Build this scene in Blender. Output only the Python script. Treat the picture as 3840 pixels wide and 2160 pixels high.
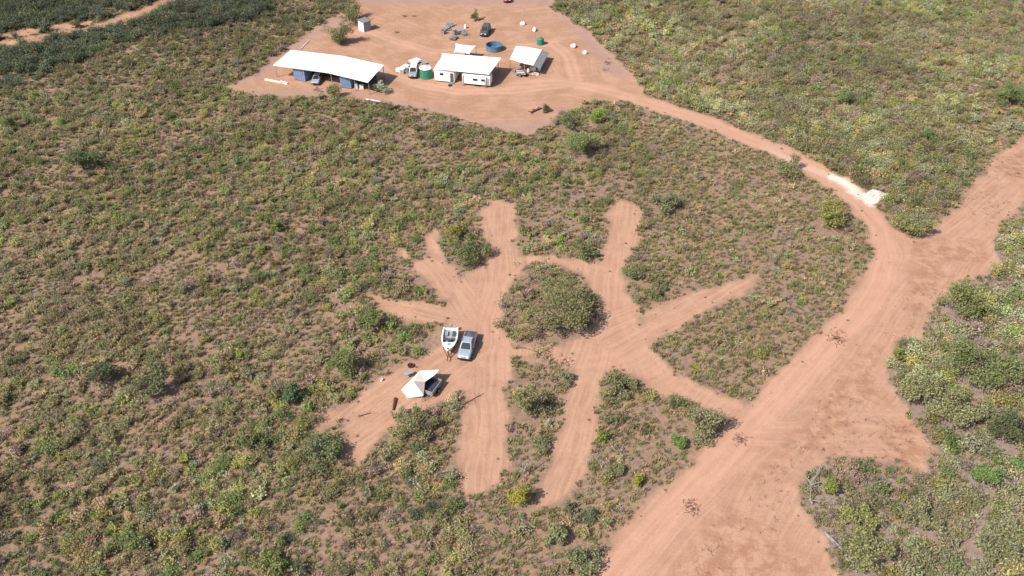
import bpy, bmesh, math, random
import numpy as np
from mathutils import Vector, Matrix
for o in list(bpy.data.objects): bpy.data.objects.remove(o)
S = bpy.context.scene
C = S.collection
rng = np.random.default_rng(11)
random.seed(5)
R = math.radians

# ------------------------------------------------------------------ camera, sky, sun, exposure
CAM_H, PITCH, F = 84.0, R(38.0), 3400.0 / 3840.0          # focal length as a share of picture width
cam = bpy.data.cameras.new('camera'); co = bpy.data.objects.new('camera', cam); C.objects.link(co)
co.location = (0, 0, CAM_H); co.rotation_euler = (math.pi / 2 - PITCH, 0, 0)
cam.sensor_width = 36; cam.lens = 36 * F; cam.clip_end = 8000; cam.clip_start = 1
S.camera = co
S.cycles.max_bounces = 5; S.cycles.diffuse_bounces = 3; S.cycles.glossy_bounces = 2; S.cycles.transmission_bounces = 3
SUN_EL = R(46); SUN_TO = Vector((-0.80 * math.cos(SUN_EL), -0.60 * math.cos(SUN_EL), math.sin(SUN_EL)))
w = bpy.data.worlds.new('World'); S.world = w; w.use_nodes = True
nt = w.node_tree; nt.nodes.clear()
sky = nt.nodes.new('ShaderNodeTexSky'); sky.sky_type = 'NISHITA'; sky.sun_disc = False
sky.sun_elevation = SUN_EL; sky.sun_rotation = math.atan2(SUN_TO.x, SUN_TO.y); sky.dust_density = 2.0
bg = nt.nodes.new('ShaderNodeBackground'); bg.inputs[1].default_value = 0.10
wo = nt.nodes.new('ShaderNodeOutputWorld')
nt.links.new(sky.outputs[0], bg.inputs[0]); nt.links.new(bg.outputs[0], wo.inputs[0])
sl = bpy.data.lights.new('sun', 'SUN'); sl.energy = 4.2; sl.angle = R(0.53); sl.color = (1.0, 0.95, 0.87)
so = bpy.data.objects.new('sun', sl); C.objects.link(so)
so.rotation_euler = SUN_TO.to_track_quat('Z', 'Y').to_euler(); so.location = (-60, -40, 120)
S.view_settings.view_transform = 'Standard'; S.view_settings.look = 'None'
S.view_settings.gamma = 1; S.view_settings.exposure = 0.62; S.view_settings.use_curve_mapping = False

# ------------------------------------------------------------------ pixel -> place
K = 3840 / 2576.0
sp, cp = math.sin(PITCH), math.cos(PITCH)
def ray4(x, y):
    a = (x - 1920) / 3400.0; b = (y - 1080) / 3400.0
    return Vector((a, cp - b * sp, -sp - b * cp))
def P4(x, y, z=0.0):                       # point at height z seen at photo pixel (x, y) of 3840 x 2160
    d = ray4(x, y); t = (z - CAM_H) / d.z
    return Vector((d.x * t, d.y * t, z))
def PD(u, v, z=0.0): return P4(u * K, v * K, z)
def to_px(x, y, z=0.0):                    # numpy world -> D pixel
    dz = z - CAM_H
    depth = y * cp - dz * sp; up = y * sp + dz * cp
    return (1920 + 3400 * x / depth) / K, (1080 - 3400 * up / depth) / K
def mpp(u, v, z=0.0):                      # D pixels per metre at a ground point
    p = PD(u, v, z); return 3400 / K / (p.y * cp + (CAM_H - z) * sp)

# ------------------------------------------------------------------ numpy noise
def vnoise(x, y, s, seed):
    r = np.random.default_rng(seed).random((256, 256))
    X = x / s; Y = y / s; xi = np.floor(X).astype(int); yi = np.floor(Y).astype(int)
    fx = X - xi; fy = Y - yi; fx = fx * fx * (3 - 2 * fx); fy = fy * fy * (3 - 2 * fy)
    a = r[xi & 255, yi & 255]; b = r[(xi + 1) & 255, yi & 255]; c = r[xi & 255, (yi + 1) & 255]; d = r[(xi + 1) & 255, (yi + 1) & 255]
    return (a * (1 - fx) + b * fx) * (1 - fy) + (c * (1 - fx) + d * fx) * fy
def fbm(x, y, s, seed, n=3):
    t = 0; k = 0; a = 1.0
    for i in range(n):
        t = t + a * vnoise(x, y, s / 2 ** i, seed + i); k += a; a *= 0.55
    return t / k
def sstep(x, a, b):
    t = np.clip((x - a) / (b - a), 0, 1); return t * t * (3 - 2 * t)
def sdf_poly(x, y, pts):
    d = np.full(x.shape, 1e9); ins = np.zeros(x.shape, bool); n = len(pts)
    for i in range(n):
        ax, ay = pts[i]; bx, by = pts[(i + 1) % n]
        ex, ey = bx - ax, by - ay; L = ex * ex + ey * ey + 1e-9
        t = np.clip(((x - ax) * ex + (y - ay) * ey) / L, 0, 1)
        d = np.minimum(d, (x - ax - t * ex) ** 2 + (y - ay - t * ey) ** 2)
        if ay != by:
            c = ((ay > y) != (by > y)) & (x < (bx - ax) * (y - ay) / (by - ay) + ax); ins ^= c
    d = np.sqrt(d); return np.where(ins, -d, d)
def polyline(x, y, pts):                    # distance, signed lateral offset, distance along
    d = np.full(x.shape, 1e9); lat = np.zeros(x.shape); lon = np.zeros(x.shape); acc = 0
    for i in range(len(pts) - 1):
        ax, ay = pts[i]; bx, by = pts[i + 1]; ex, ey = bx - ax, by - ay; L = math.hypot(ex, ey)
        t = np.clip(((x - ax) * ex + (y - ay) * ey) / (L * L), 0, 1)
        q = np.hypot(x - ax - t * ex, y - ay - t * ey); s = ((y - ay) * ex - (x - ax) * ey) / L
        m = q < d; d = np.where(m, q, d); lat = np.where(m, s, lat); lon = np.where(m, acc + t * L, lon); acc += L
    return d, lat, lon
def gl(l): return [tuple(PD(u, v).xy) for u, v in l]

# ------------------------------------------------------------------ cleared areas traced on the ground
LANE1 = gl([(1300, 214), (1380, 208), (1440, 210), (1500, 222), (1560, 238), (1700, 282), (1850, 337), (1980, 390), (2080, 445), (2160, 510),
            (2212, 575), (2228, 640), (2213, 710), (2160, 795), (2080, 870), (1985, 970), (1900, 1060), (1800, 1170), (1700, 1270), (1620, 1360), (1530, 1470)])
LANE2 = gl([(1890, 1050), (1780, 1005), (1680, 945), (1605, 870), (1560, 770), (1535, 690), (1440, 660), (1330, 650), (1250, 720), (1225, 800), (1250, 870), (1330, 915), (1440, 915), (1560, 900), (1605, 870)])
ROAD = gl([(2800, 180), (2576, 345), (2500, 400), (2440, 470), (2400, 530), (2340, 588), (2290, 598), (2230, 560), (2190, 560), (2205, 640), (2190, 720),
           (2140, 800), (2090, 850), (2000, 930), (1950, 1000), (1905, 1028), (1872, 1080), (1820, 1120), (1740, 1200), (1640, 1300), (1570, 1380), (1500, 1460), (1380, 1600),
           (2140, 1600), (2115, 1460), (2085, 1390), (2060, 1340), (2020, 1290), (2012, 1220), (2040, 1165), (2130, 1160), (2250, 1172), (2335, 1200), (2345, 1130),
           (2310, 1060), (2270, 1010), (2232, 970), (2225, 920), (2250, 870), (2330, 840), (2350, 760), (2400, 715), (2470, 690), (2510, 655), (2498, 610), (2530, 550), (2640, 450), (2900, 260)])
CAMP = [gl(l) for l in (
    [(1110, 770), (1150, 705), (1200, 680), (1300, 650), (1400, 645), (1500, 660), (1560, 690), (1610, 790), (1640, 860), (1600, 920), (1530, 930), (1440, 935), (1380, 890), (1290, 900), (1285, 960), (1150, 1000), (1050, 1010), (1040, 930), (1110, 880)],
    [(1000, 628), (1045, 655), (1082, 645), (1070, 600), (1095, 585), (1112, 630), (1152, 705), (1160, 760), (1110, 760)],
    [(1200, 528), (1245, 508), (1295, 515), (1300, 600), (1303, 690), (1200, 720), (1225, 650), (1215, 600)],
    [(1525, 545), (1560, 500), (1615, 530), (1600, 600), (1565, 690), (1520, 690), (1500, 660), (1522, 610)],
    [(1600, 800), (1720, 745), (1850, 700), (1910, 688), (1895, 725), (1760, 800), (1640, 860), (1590, 880)],
    [(1600, 830), (1640, 870), (1700, 945), (1790, 995), (1890, 1020), (1890, 1085), (1820, 1045), (1740, 1012), (1660, 1000), (1600, 950), (1530, 930)],
    [(1440, 925), (1530, 925), (1518, 1000), (1490, 1100), (1465, 1190), (1415, 1250), (1345, 1288), (1372, 1200), (1372, 1150), (1400, 1060), (1425, 1000)],
    [(1155, 985), (1280, 925), (1274, 1050), (1268, 1170), (1248, 1222), (1200, 1252), (1153, 1242), (1150, 1150)],
    [(1150, 890), (1180, 990), (1080, 1035), (1010, 1060), (965, 1100), (900, 1160), (835, 1172), (880, 1100), (865, 1060), (790, 1075), (880, 1000), (960, 945), (1020, 918), (1110, 880)],
    [(935, 745), (1000, 757), (1110, 765), (1130, 820), (1000, 816), (955, 790)])]
ISLANDS = [gl(l) for l in ([(1290, 700), (1340, 655), (1400, 665), (1480, 700), (1525, 790), (1490, 850), (1400, 880), (1300, 880), (1255, 820), (1260, 760)],)]
YARD = gl([(560, 220), (640, 192), (700, 140), (790, 75), (850, 40), (900, 0), (930, -40), (1400, -40), (1385, 20), (1480, 80), (1545, 150), (1590, 195), (1640, 260), (1590, 262), (1500, 255), (1410, 290), (1335, 342),
           (1270, 332), (1200, 312), (1100, 285), (960, 262), (850, 245), (700, 245), (620, 238)])
BACKTRACK = gl([(-250, 175), (-60, 122), (60, 105), (200, 78), (300, 52), (390, 18), (520, -30)])
BACKTRACK2 = gl([(-100, 100), (0, 92), (130, 73), (220, 60)])
SPURS = [gl(l) for l in ([(1250, 520), (1260, 700), (1240, 800)], [(1565, 520), (1545, 700)], [(1900, 700), (1600, 850)], [(1490, 930), (1430, 1130), (1360, 1280)],
         [(1215, 940), (1210, 1250)], [(1180, 930), (1000, 1060), (850, 1165)], [(1060, 620), (1170, 780)], [(945, 765), (1130, 800)],
         [(2150, 1095), (1900, 1090)], [(2400, 1110), (2150, 1095)], [(930, 150), (985, 190), (1060, 215), (1160, 232), (1300, 228), (1440, 212)], [(920, 75), (1000, 105), (1090, 130), (1200, 128), (1300, 118), (1390, 108), (1430, 140), (1450, 200)], [(2700, 350), (2420, 600), (2280, 760), (2150, 960), (1950, 1200), (1800, 1449)])]

def masks(x, y):
    n1 = (fbm(x, y, 2.6, 3, 3) - 0.5) * 1.7
    road = sdf_poly(x, y, ROAD); yard = sdf_poly(x, y, YARD)
    camp = np.min([sdf_poly(x, y, p) for p in CAMP], axis=0)
    for p in ISLANDS: camp = np.maximum(camp, -sdf_poly(x, y, p) - 0.4)
    d1, lat1, lon1 = polyline(x, y, LANE1); d2, lat2, lon2 = polyline(x, y, LANE2)
    b1 = polyline(x, y, BACKTRACK)[0] - 2.0 + (fbm(x, y, 6, 505, 2) - .5) * 3; b2 = polyline(x, y, BACKTRACK2)[0] - 1.4 + (fbm(x, y, 6, 515, 2) - .5) * 2.5
    back = np.minimum(b1, b2)
    acc = d1 - 2.5
    al = np.min([road, yard, camp, acc, back], axis=0) + n1 * 1.5
    return dict(all=al, road=road, yard=yard, camp=camp, acc=acc, back=back, d1=d1, lat1=lat1, lon1=lon1, d2=d2, lat2=lat2)

def height(x, y, al):
    h = (fbm(x, y, 14, 21) - 0.5) * 0.35 * sstep(al, -1, 5) + (fbm(x, y, 1.6, 31, 2) - 0.5) * 0.10 * sstep(al, -1.0, 0.6)
    h = h + 0.16 * np.exp(-((al - 0.35) / 0.55) ** 2) * (0.35 + vnoise(x, y, 1.3, 44)) + (vnoise(x, y, 0.9, 61) - 0.5) * 0.025
    edge = sstep(np.minimum(np.minimum(150 - np.abs(x), y - 36), 262 - y), 0, 4)
    return h * edge

# ------------------------------------------------------------------ node helpers
def mat(name): 
    m = bpy.data.materials.new(name); m.use_nodes = True; m.node_tree.nodes.clear(); return m
class N:
    def __init__(s, m): s.t = m.node_tree
    def n(s, typ, **kw):
        nd = s.t.nodes.new(typ)
        for k, v in kw.items(): setattr(nd, k, v)
        return nd
    def put(s, sock, v):
        if isinstance(v, bpy.types.NodeSocket): s.t.links.new(v, sock)
        elif isinstance(v, (tuple, list)) and len(v) == 3 and sock.type == 'RGBA': sock.default_value = (*v, 1)
        else: sock.default_value = v
    def noise(s, vec, scale, detail=3, rough=0.55):
        nd = s.n('ShaderNodeTexNoise'); s.put(nd.inputs['Vector'], vec); nd.inputs['Scale'].default_value = scale
        nd.inputs['Detail'].default_value = detail; nd.inputs['Roughness'].default_value = rough; return nd.outputs['Fac']
    def ramp(s, v, a, b):
        nd = s.n('ShaderNodeMapRange'); nd.interpolation_type = 'SMOOTHSTEP'; s.put(nd.inputs[0], v)
        nd.inputs[1].default_value = a; nd.inputs[2].default_value = b; return nd.outputs[0]
    def mix(s, f, a, b, bt='MIX'):
        nd = s.n('ShaderNodeMix'); nd.data_type = 'RGBA'; nd.blend_type = bt
        s.put(nd.inputs[0], f); s.put(nd.inputs[6], a); s.put(nd.inputs[7], b); return nd.outputs[2]
    def math(s, op, a, b=0.0):
        nd = s.n('ShaderNodeMath', operation=op); s.put(nd.inputs[0], a); s.put(nd.inputs[1], b); return nd.outputs[0]
    def attr(s, name, typ='GEOMETRY'):
        nd = s.n('ShaderNodeAttribute'); nd.attribute_name = name; nd.attribute_type = typ; return nd
    def principled(s, col, rough=0.9, spec=0.2, metal=0.0, bump=None, bstr=0.3, bdist=0.05, coat=0.0):
        p = s.n('ShaderNodeBsdfPrincipled'); s.put(p.inputs['Base Color'], col); s.put(p.inputs['Roughness'], rough)
        p.inputs['Specular IOR Level'].default_value = spec; p.inputs['Metallic'].default_value = metal; p.inputs['Coat Weight'].default_value = coat
        if bump is not None:
            b = s.n('ShaderNodeBump'); b.inputs['Strength'].default_value = bstr; b.inputs['Distance'].default_value = bdist
            s.put(b.inputs['Height'], bump); s.put(p.inputs['Normal'], b.outputs[0])
        o = s.n('ShaderNodeOutputMaterial'); s.t.links.new(p.outputs[0], o.inputs[0]); return p

# earth: bare red soil on tracks, litter and dry grass between the shrubs
M_EARTH = mat('earth'); k = N(M_EARTH)
pos = k.n('ShaderNodeNewGeometry').outputs['Position']
bare = k.attr('bare').outputs['Fac']; lane = k.attr('lane').outputs['Fac']; pale = k.attr('pale').outputs['Fac']; rub = k.attr('rub').outputs['Fac']
la = k.attr('lat').outputs['Fac']; lo = k.attr('lon').outputs['Fac']
cmb = k.n('ShaderNodeCombineXYZ'); k.put(cmb.inputs[0], k.math('MULTIPLY', la, 1.9)); k.put(cmb.inputs[1], k.math('MULTIPLY', lo, 0.10))
streak = k.noise(cmb.outputs[0], 1.0, 3, 0.6)
n_big = k.noise(pos, 0.06, 3); n_mid = k.noise(pos, 0.35, 4, 0.6); n_sm = k.noise(pos, 1.7, 4, 0.65); n_fin = k.noise(pos, 6.0, 3, 0.7)
soil = k.mix(k.ramp(n_mid, 0.3, 0.7), (0.335, 0.187, 0.125), (0.405, 0.236, 0.163))
soil = k.mix(k.ramp(streak, 0.35, 0.68), soil, k.mix(0.55, soil, (0.50, 0.305, 0.208)))
soil = k.mix(k.math('MULTIPLY', k.ramp(k.noise(cmb.outputs[0], 2.3, 3, 0.7), 0.55, 0.72), 0.45), soil, (0.30, 0.155, 0.10))
soil = k.mix(k.math('MULTIPLY', k.ramp(n_sm, 0.5, 0.75), 0.5), soil, (0.33, 0.165, 0.108))
soil = k.mix(k.math('MULTIPLY', lane, 0.62), soil, (0.515, 0.292, 0.205))
rubc = k.mix(k.ramp(k.noise(pos, 0.5, 6, 0.72), 0.40, 0.62), (0.305, 0.155, 0.098), (0.44, 0.262, 0.175))
rubc = k.mix(k.math('MULTIPLY', k.ramp(k.noise(pos, 3.4, 3, 0.8), 0.5, 0.62), 0.4), rubc, (0.27, 0.15, 0.11))
soil = k.mix(k.math('MULTIPLY', rub, 0.85), soil, rubc)
yd = k.attr('yardv').outputs['Fac']; mv = k.attr('mauve').outputs['Fac']
yn = k.noise(pos, 0.16, 4, 0.65)
soil = k.mix(k.math('MULTIPLY', yd, k.math('MULTIPLY', k.ramp(yn, 0.42, 0.60), 0.75)), soil, k.mix(k.ramp(n_sm, .35, .65), (0.30, 0.155, 0.095), (0.345, 0.215, 0.125)))
soil = k.mix(k.math('MULTIPLY', mv, 0.7), soil, (0.315, 0.205, 0.175))
soil = k.mix(k.math('MULTIPLY', k.math('MULTIPLY', lane, yd), 0.6), soil, (0.50, 0.30, 0.215))
soil = k.mix(pale, soil, (0.68, 0.58, 0.48))
lit = k.mix(k.ramp(n_sm, 0.38, 0.62), (0.185, 0.128, 0.094), (0.30, 0.195, 0.135))
lit = k.mix(k.ramp(n_mid, 0.44, 0.66), lit, (0.262, 0.178, 0.112))
lit = k.mix(k.ramp(k.noise(pos, 0.22, 3), 0.56, 0.72), lit, (0.36, 0.20, 0.135))
lit = k.mix(k.math('MULTIPLY', k.ramp(n_fin, 0.5, 0.7), 0.6), lit, (0.145, 0.105, 0.082))
lit = k.mix(k.math('MULTIPLY', k.ramp(n_big, 0.5, 0.7), 0.4), lit, (0.225, 0.162, 0.145))
lit = k.mix(k.math('MULTIPLY', k.attr('grey').outputs['Fac'], k.ramp(n_sm, .3, .6)), lit, (0.255, 0.205, 0.185))
col = k.mix(bare, lit, soil)
col = k.mix(k.math('MULTIPLY', k.ramp(n_fin, 0.35, 0.75), 0.22), col, (0.22, 0.12, 0.085))
hgt = k.math('ADD', k.math('MULTIPLY', n_fin, 0.6), k.math('ADD', n_sm, k.math('MULTIPLY', streak, 0.5)))
k.principled(col, 0.95, 0.1, bump=hgt, bstr=0.55, bdist=0.10)

def simple(name, col, rough=0.6, spec=0.4, metal=0.0, var=0.12, scale=2.0, coat=0.0, dirt=None):
    m = mat(name); k = N(m); p = k.n('ShaderNodeTexCoord').outputs['Object']
    d = tuple(c * (1 - 2 * var) for c in col); c = k.mix(k.ramp(k.noise(p, scale, 4, 0.65), 0.3, 0.7), d, col)
    if dirt: c = k.mix(k.math('MULTIPLY', k.ramp(k.noise(p, scale * 0.6, 4, 0.6), 0.48, 0.75), dirt), c, (0.34, 0.19, 0.13))
    k.principled(c, rough, spec, metal, coat=coat); return m
def foliage(name, trans=0.4):
    m = mat(name); k = N(m); t = k.attr('tint', 'INSTANCER').outputs['Color']
    isl = k.n('ShaderNodeNewGeometry').outputs['Random Per Island']
    a = k.mix(isl, k.mix(1.0, t, (0.72, 0.70, 0.68), 'MULTIPLY'), k.mix(1.0, t, (1.30, 1.28, 1.22), 'MULTIPLY'))
    wn = k.n('ShaderNodeTexWhiteNoise'); wn.noise_dimensions = '1D'; k.put(wn.inputs['W'], isl)
    a = k.mix(k.ramp(wn.outputs['Value'], 0.86, 0.90), a, k.mix(0.6, a, (0.24, 0.15, 0.085)))
    df = k.n('ShaderNodeBsdfPrincipled'); k.put(df.inputs['Base Color'], a); df.inputs['Roughness'].default_value = 0.55; df.inputs['Specular IOR Level'].default_value = 0.35
    tr = k.n('ShaderNodeBsdfTranslucent'); k.put(tr.inputs[0], a); mx = k.n('ShaderNodeMixShader'); mx.inputs[0].default_value = trans
    k.t.links.new(df.outputs[0], mx.inputs[1]); k.t.links.new(tr.outputs[0], mx.inputs[2])
    o = k.n('ShaderNodeOutputMaterial'); k.t.links.new(mx.outputs[0], o.inputs[0]); return m
M_LEAF = foliage('leaves'); M_GRASS = foliage('grass_blades', 0.25)
M_BARK = simple('bark', (0.20, 0.155, 0.135), 0.9, 0.1, var=0.2); M_DEAD = simple('dead_wood', (0.30, 0.265, 0.25), 0.9, 0.1, var=0.2)
M_REDTWIG = simple('red_dry_twigs', (0.19, 0.095, 0.07), 0.9, 0.1, var=0.2)

# ------------------------------------------------------------------ mesh helpers
class MB:
    def __init__(s): s.v = []; s.f = []
    def add(s, vs, fs):
        b = len(s.v); s.v += [tuple(p) for p in vs]; s.f += [tuple(i + b for i in f) for f in fs]; return s
    def box(s, x0, x1, y0, y1, z0, z1):
        vs = [(x, y, z) for z in (z0, z1) for y in (y0, y1) for x in (x0, x1)]
        return s.add(vs, [(0, 2, 3, 1), (4, 5, 7, 6), (0, 1, 5, 4), (2, 6, 7, 3), (0, 4, 6, 2), (1, 3, 7, 5)])
    def loft(s, rings, cap=True):
        b = []; n = len(rings[0]); vs = [p for r in rings for p in r]; fs = []
        for i in range(len(rings) - 1):
            for j in range(n): fs.append((i * n + j, i * n + (j + 1) % n, (i + 1) * n + (j + 1) % n, (i + 1) * n + j))
        if cap: fs.append(tuple(range(n - 1, -1, -1))); fs.append(tuple((len(rings) - 1) * n + j for j in range(n)))
        return s.add(vs, fs)
    def tube(s, pts, r0, r1=None, n=6):
        r1 = r0 if r1 is None else r1; pts = [Vector(p) for p in pts]; rings = []
        for i, p in enumerate(pts):
            d = (pts[min(i + 1, len(pts) - 1)] - pts[max(i - 1, 0)]).normalized()
            a = d.cross(Vector((0, 0, 1)) if abs(d.z) < 0.9 else Vector((1, 0, 0))).normalized(); c = d.cross(a)
            r = r0 + (r1 - r0) * i / max(1, len(pts) - 1)
            rings.append([p + (a * math.cos(2 * math.pi * j / n) + c * math.sin(2 * math.pi * j / n)) * r for j in range(n)])
        return s.loft(rings)
    def lathe(s, prof, n=24, c=(0, 0, 0)):
        return s.loft([[(c[0] + r * math.cos(2 * math.pi * j / n), c[1] + r * math.sin(2 * math.pi * j / n), c[2] + z) for j in range(n)] for r, z in prof])
    def slab(s, quad, t):                     # quad of 4 points, thickness downwards
        q = [Vector(p) for p in quad]; b = [p - Vector((0, 0, t)) for p in q]
        return s.add(q + b, [(0, 1, 2, 3), (7, 6, 5, 4), (0, 4, 5, 1), (1, 5, 6, 2), (2, 6, 7, 3), (3, 7, 4, 0)])
    def mesh(s, name, m, smooth=False):
        me = bpy.data.meshes.new(name); me.from_pydata(s.v, [], s.f)
        if m is not None: me.materials.append(m)
        bm = bmesh.new(); bm.from_mesh(me); bmesh.ops.recalc_face_normals(bm, faces=bm.faces); bm.to_mesh(me); bm.free()
        if smooth: me.polygons.foreach_set('use_smooth', [True] * len(me.polygons))
        return me
    def obj(s, name, m, parent=None, smooth=False, bevel=0):
        o = bpy.data.objects.new(name, s.mesh(name, m, smooth)); C.objects.link(o); o.parent = parent
        if bevel:
            b = o.modifiers.new('bevel', 'BEVEL'); b.width = bevel; b.segments = 2; b.limit_method = 'ANGLE'
        return o
def tag(o, label, cat, group=None):
    o['label'] = label; o['category'] = cat
    if group: o['group'] = group
    return o
def thing(name, label, cat, loc=(0, 0, 0), rz=0, group=None):
    o = bpy.data.objects.new(name, None); C.objects.link(o); o.location = loc; o.rotation_euler = (0, 0, rz); o.empty_display_size = 0.3
    return tag(o, label, cat, group)
def link(name, me, parent): 
    o = bpy.data.objects.new(name, me); C.objects.link(o); o.parent = parent; return o
def copy_tree(o, parent=None):
    c = o.copy(); C.objects.link(c); c.parent = parent
    for ch in o.children: copy_tree(ch, c)
    return c

# ------------------------------------------------------------------ ground sheet, split into ground, tracks, clearing, yard
STEP = 0.5
gx = np.arange(-150, 150.01, STEP); gy = np.arange(36, 262.01, STEP)
nx, ny = len(gx), len(gy)
X, Y = np.meshgrid(gx, gy); X = X.ravel(); Y = Y.ravel()
MK = masks(X, Y); AL = MK['all']
Hh = height(X, Y, AL)
A_bare = 1 - sstep(AL, -0.7, 0.55)
lane = np.maximum(np.exp(-((np.abs(MK['lat1']) - 0.95) / 0.55) ** 2), 0.55) * (1 - sstep(MK['d1'], 1.5, 2.7))
lane2 = np.exp(-((np.abs(MK['lat2']) - 0.85) / 0.5) ** 2) * (1 - sstep(MK['d2'], 1.2, 2.2)) * 0.5
A_lane = np.maximum(lane, lane2)
for p in SPURS[10:12]:
    q = polyline(X, Y, p); A_lane = np.maximum(A_lane, 0.9 * np.exp(-((np.abs(q[1]) - 0.8) / 0.6) ** 2) * (1 - sstep(q[0], 1.2, 2.6)))
pc = PD(2160, 470); pd_ = polyline(X, Y, gl([(2105, 448), (2150, 480), (2195, 512)]))[0]
A_pale = 0.85 * (1 - sstep(pd_ + (fbm(X, Y, 1.2, 9, 2) - .5) * 1.5, 0.5, 1.9)) + 0.25 * (1 - sstep(polyline(X, Y, gl([(1880, 352), (1990, 405), (2120, 455)]))[1] ** 2, .2, 1.5)) * (1 - sstep(MK['d1'], 2, 3)) * sstep(X, PD(1880, 352).x, PD(1990, 405).x) * (1 - sstep(X, PD(2150, 480).x, PD(2190, 500).x))
A_rub = (1 - sstep(MK['road'], -2.5, 0.0)) * sstep(MK['d1'], 2.5, 6.0) * sstep(fbm(X, Y, 9, 17, 2), 0.35, 0.6)
A_rub = np.maximum(A_rub, .9 * (1 - sstep(sdf_poly(X, Y, gl([(2200, 1050), (2310, 1060), (2345, 1130), (2335, 1200), (2210, 1168)])), -2, 1.5)))
best = MK['d1'].copy(); LAT = MK['lat1'].copy(); LON = MK['lon1'].copy()
for i, p in enumerate(SPURS):
    q = polyline(X, Y, p); m = q[0] < best; best = np.where(m, q[0], best); LAT = np.where(m, q[1], LAT); LON = np.where(m, q[2] + 37 * i, LON)
ZR = gl([(2900, 260), (2640, 450), (2498, 610), (2400, 715), (2250, 870), (2225, 960), (2345, 1130), (2335, 1200), (2040, 1165), (2012, 1220), (2140, 1600), (2900, 1600)])
A_grey = .85 * (1 - sstep(sdf_poly(X, Y, ZR), -2, 1.5))
A_yard = 1 - sstep(np.minimum(MK['yard'], MK['back'] - 3), -2.5, .5)
A_mauve = np.max([np.exp(-(polyline(X, Y, gl(q))[0] / 2.6) ** 2) for q in ([(1395, 15), (1480, 95), (1560, 180)], [(560, 215), (640, 190), (740, 110), (860, 45)], [(640, 240), (850, 240), (960, 262), (1100, 285)], [(1240, 318), (1330, 325), (1400, 305)], [(1380, 5), (930, 5)])], axis=0)
LAT = LAT + (fbm(X, Y, 5, 71, 2) - .5) * 0.8
idx = np.arange(nx * ny).reshape(ny, nx)
FQ = np.stack([idx[:-1, :-1].ravel(), idx[:-1, 1:].ravel(), idx[1:, 1:].ravel(), idx[1:, :-1].ravel()], 1)
fc = {kk: MK[kk][FQ].mean(1) for kk in ('all', 'road', 'yard', 'camp', 'acc', 'back')}
reg = np.zeros(len(FQ), int); inn = fc['all'] < 0.1
order = np.stack([fc['road'], fc['camp'], fc['yard'], fc['acc'], fc['back']], 1).argmin(1) + 1
order = np.where(inn & (fc['acc'] < 0.3) & (fc['road'] > -0.3) & (fc['yard'] > -0.3), 4, order)
reg = np.where(inn, order, 0)
def grid_obj(name, sel, extra=None):
    f = FQ[sel]; used = np.unique(f); mp = np.full(nx * ny, -1); mp[used] = np.arange(len(used)); f = mp[f]
    co_ = np.stack([X[used], Y[used], Hh[used]], 1); nv = len(used); ev = []; ef = []
    if extra:
        ev, ef = extra; ef = [[i + nv for i in q] for q in ef]
    allv = np.vstack([co_, np.array(ev)]) if len(ev) else co_
    allf = np.vstack([f, np.array(ef)]) if len(ef) else f
    me = bpy.data.meshes.new(name); me.vertices.add(len(allv)); me.vertices.foreach_set('co', allv.ravel().astype(np.float32))
    me.loops.add(allf.size); me.loops.foreach_set('vertex_index', allf.ravel().astype(np.int32))
    me.polygons.add(len(allf)); me.polygons.foreach_set('loop_start', (np.arange(len(allf)) * 4).astype(np.int32)); me.update(calc_edges=True); me.validate()
    me.polygons.foreach_set('use_smooth', [True] * len(me.polygons))
    for an, arr in (('bare', A_bare), ('lane', A_lane), ('pale', A_pale), ('rub', A_rub), ('yardv', A_yard), ('grey', A_grey), ('mauve', A_mauve), ('lat', LAT), ('lon', LON)):
        a = me.attributes.new(an, 'FLOAT', 'POINT'); z = np.zeros(len(allv), np.float32); z[:nv] = arr[used]; a.data.foreach_set('value', z)
    me.materials.append(M_EARTH); o = bpy.data.objects.new(name, me); C.objects.link(o); o['kind'] = 'structure'; return o
B = 3000; x0, x1, y0, y1 = gx[0], gx[-1], gy[0], gy[-1]
ev = [(-B, -B, 0), (B, -B, 0), (B, B, 0), (-B, B, 0), (x0, y0, 0), (x1, y0, 0), (x1, y1, 0), (x0, y1, 0)]
grid_obj('ground', reg == 0, (ev, [(0, 1, 5, 4), (1, 2, 6, 5), (2, 3, 7, 6), (3, 0, 4, 7)]))
for i, nm in ((1, 'dirt_road'), (2, 'camp_clearing'), (3, 'yard'), (4, 'access_track'), (5, 'bush_track')): grid_obj(nm, reg == i)
def hz(x, y):
    i = int(round((x - gx[0]) / STEP)); j = int(round((y - gy[0]) / STEP))
    return float(Hh[min(max(j, 0), ny - 1) * nx + min(max(i, 0), nx - 1)])
def hz_a(x, y):
    fx = np.clip((x - gx[0]) / STEP, 0, nx - 1.001); fy = np.clip((y - gy[0]) / STEP, 0, ny - 1.001); i = fx.astype(int); j = fy.astype(int); fx -= i; fy -= j; H2 = Hh.reshape(ny, nx)
    return (H2[j, i] * (1 - fx) + H2[j, i + 1] * fx) * (1 - fy) + (H2[j + 1, i] * (1 - fx) + H2[j + 1, i + 1] * fx) * fy
def on(u, v, z=0.0):
    p = PD(u, v, z); p.z = hz(p.x, p.y) ; return p
def on4(x, y): return on(x / K, y / K)

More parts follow.
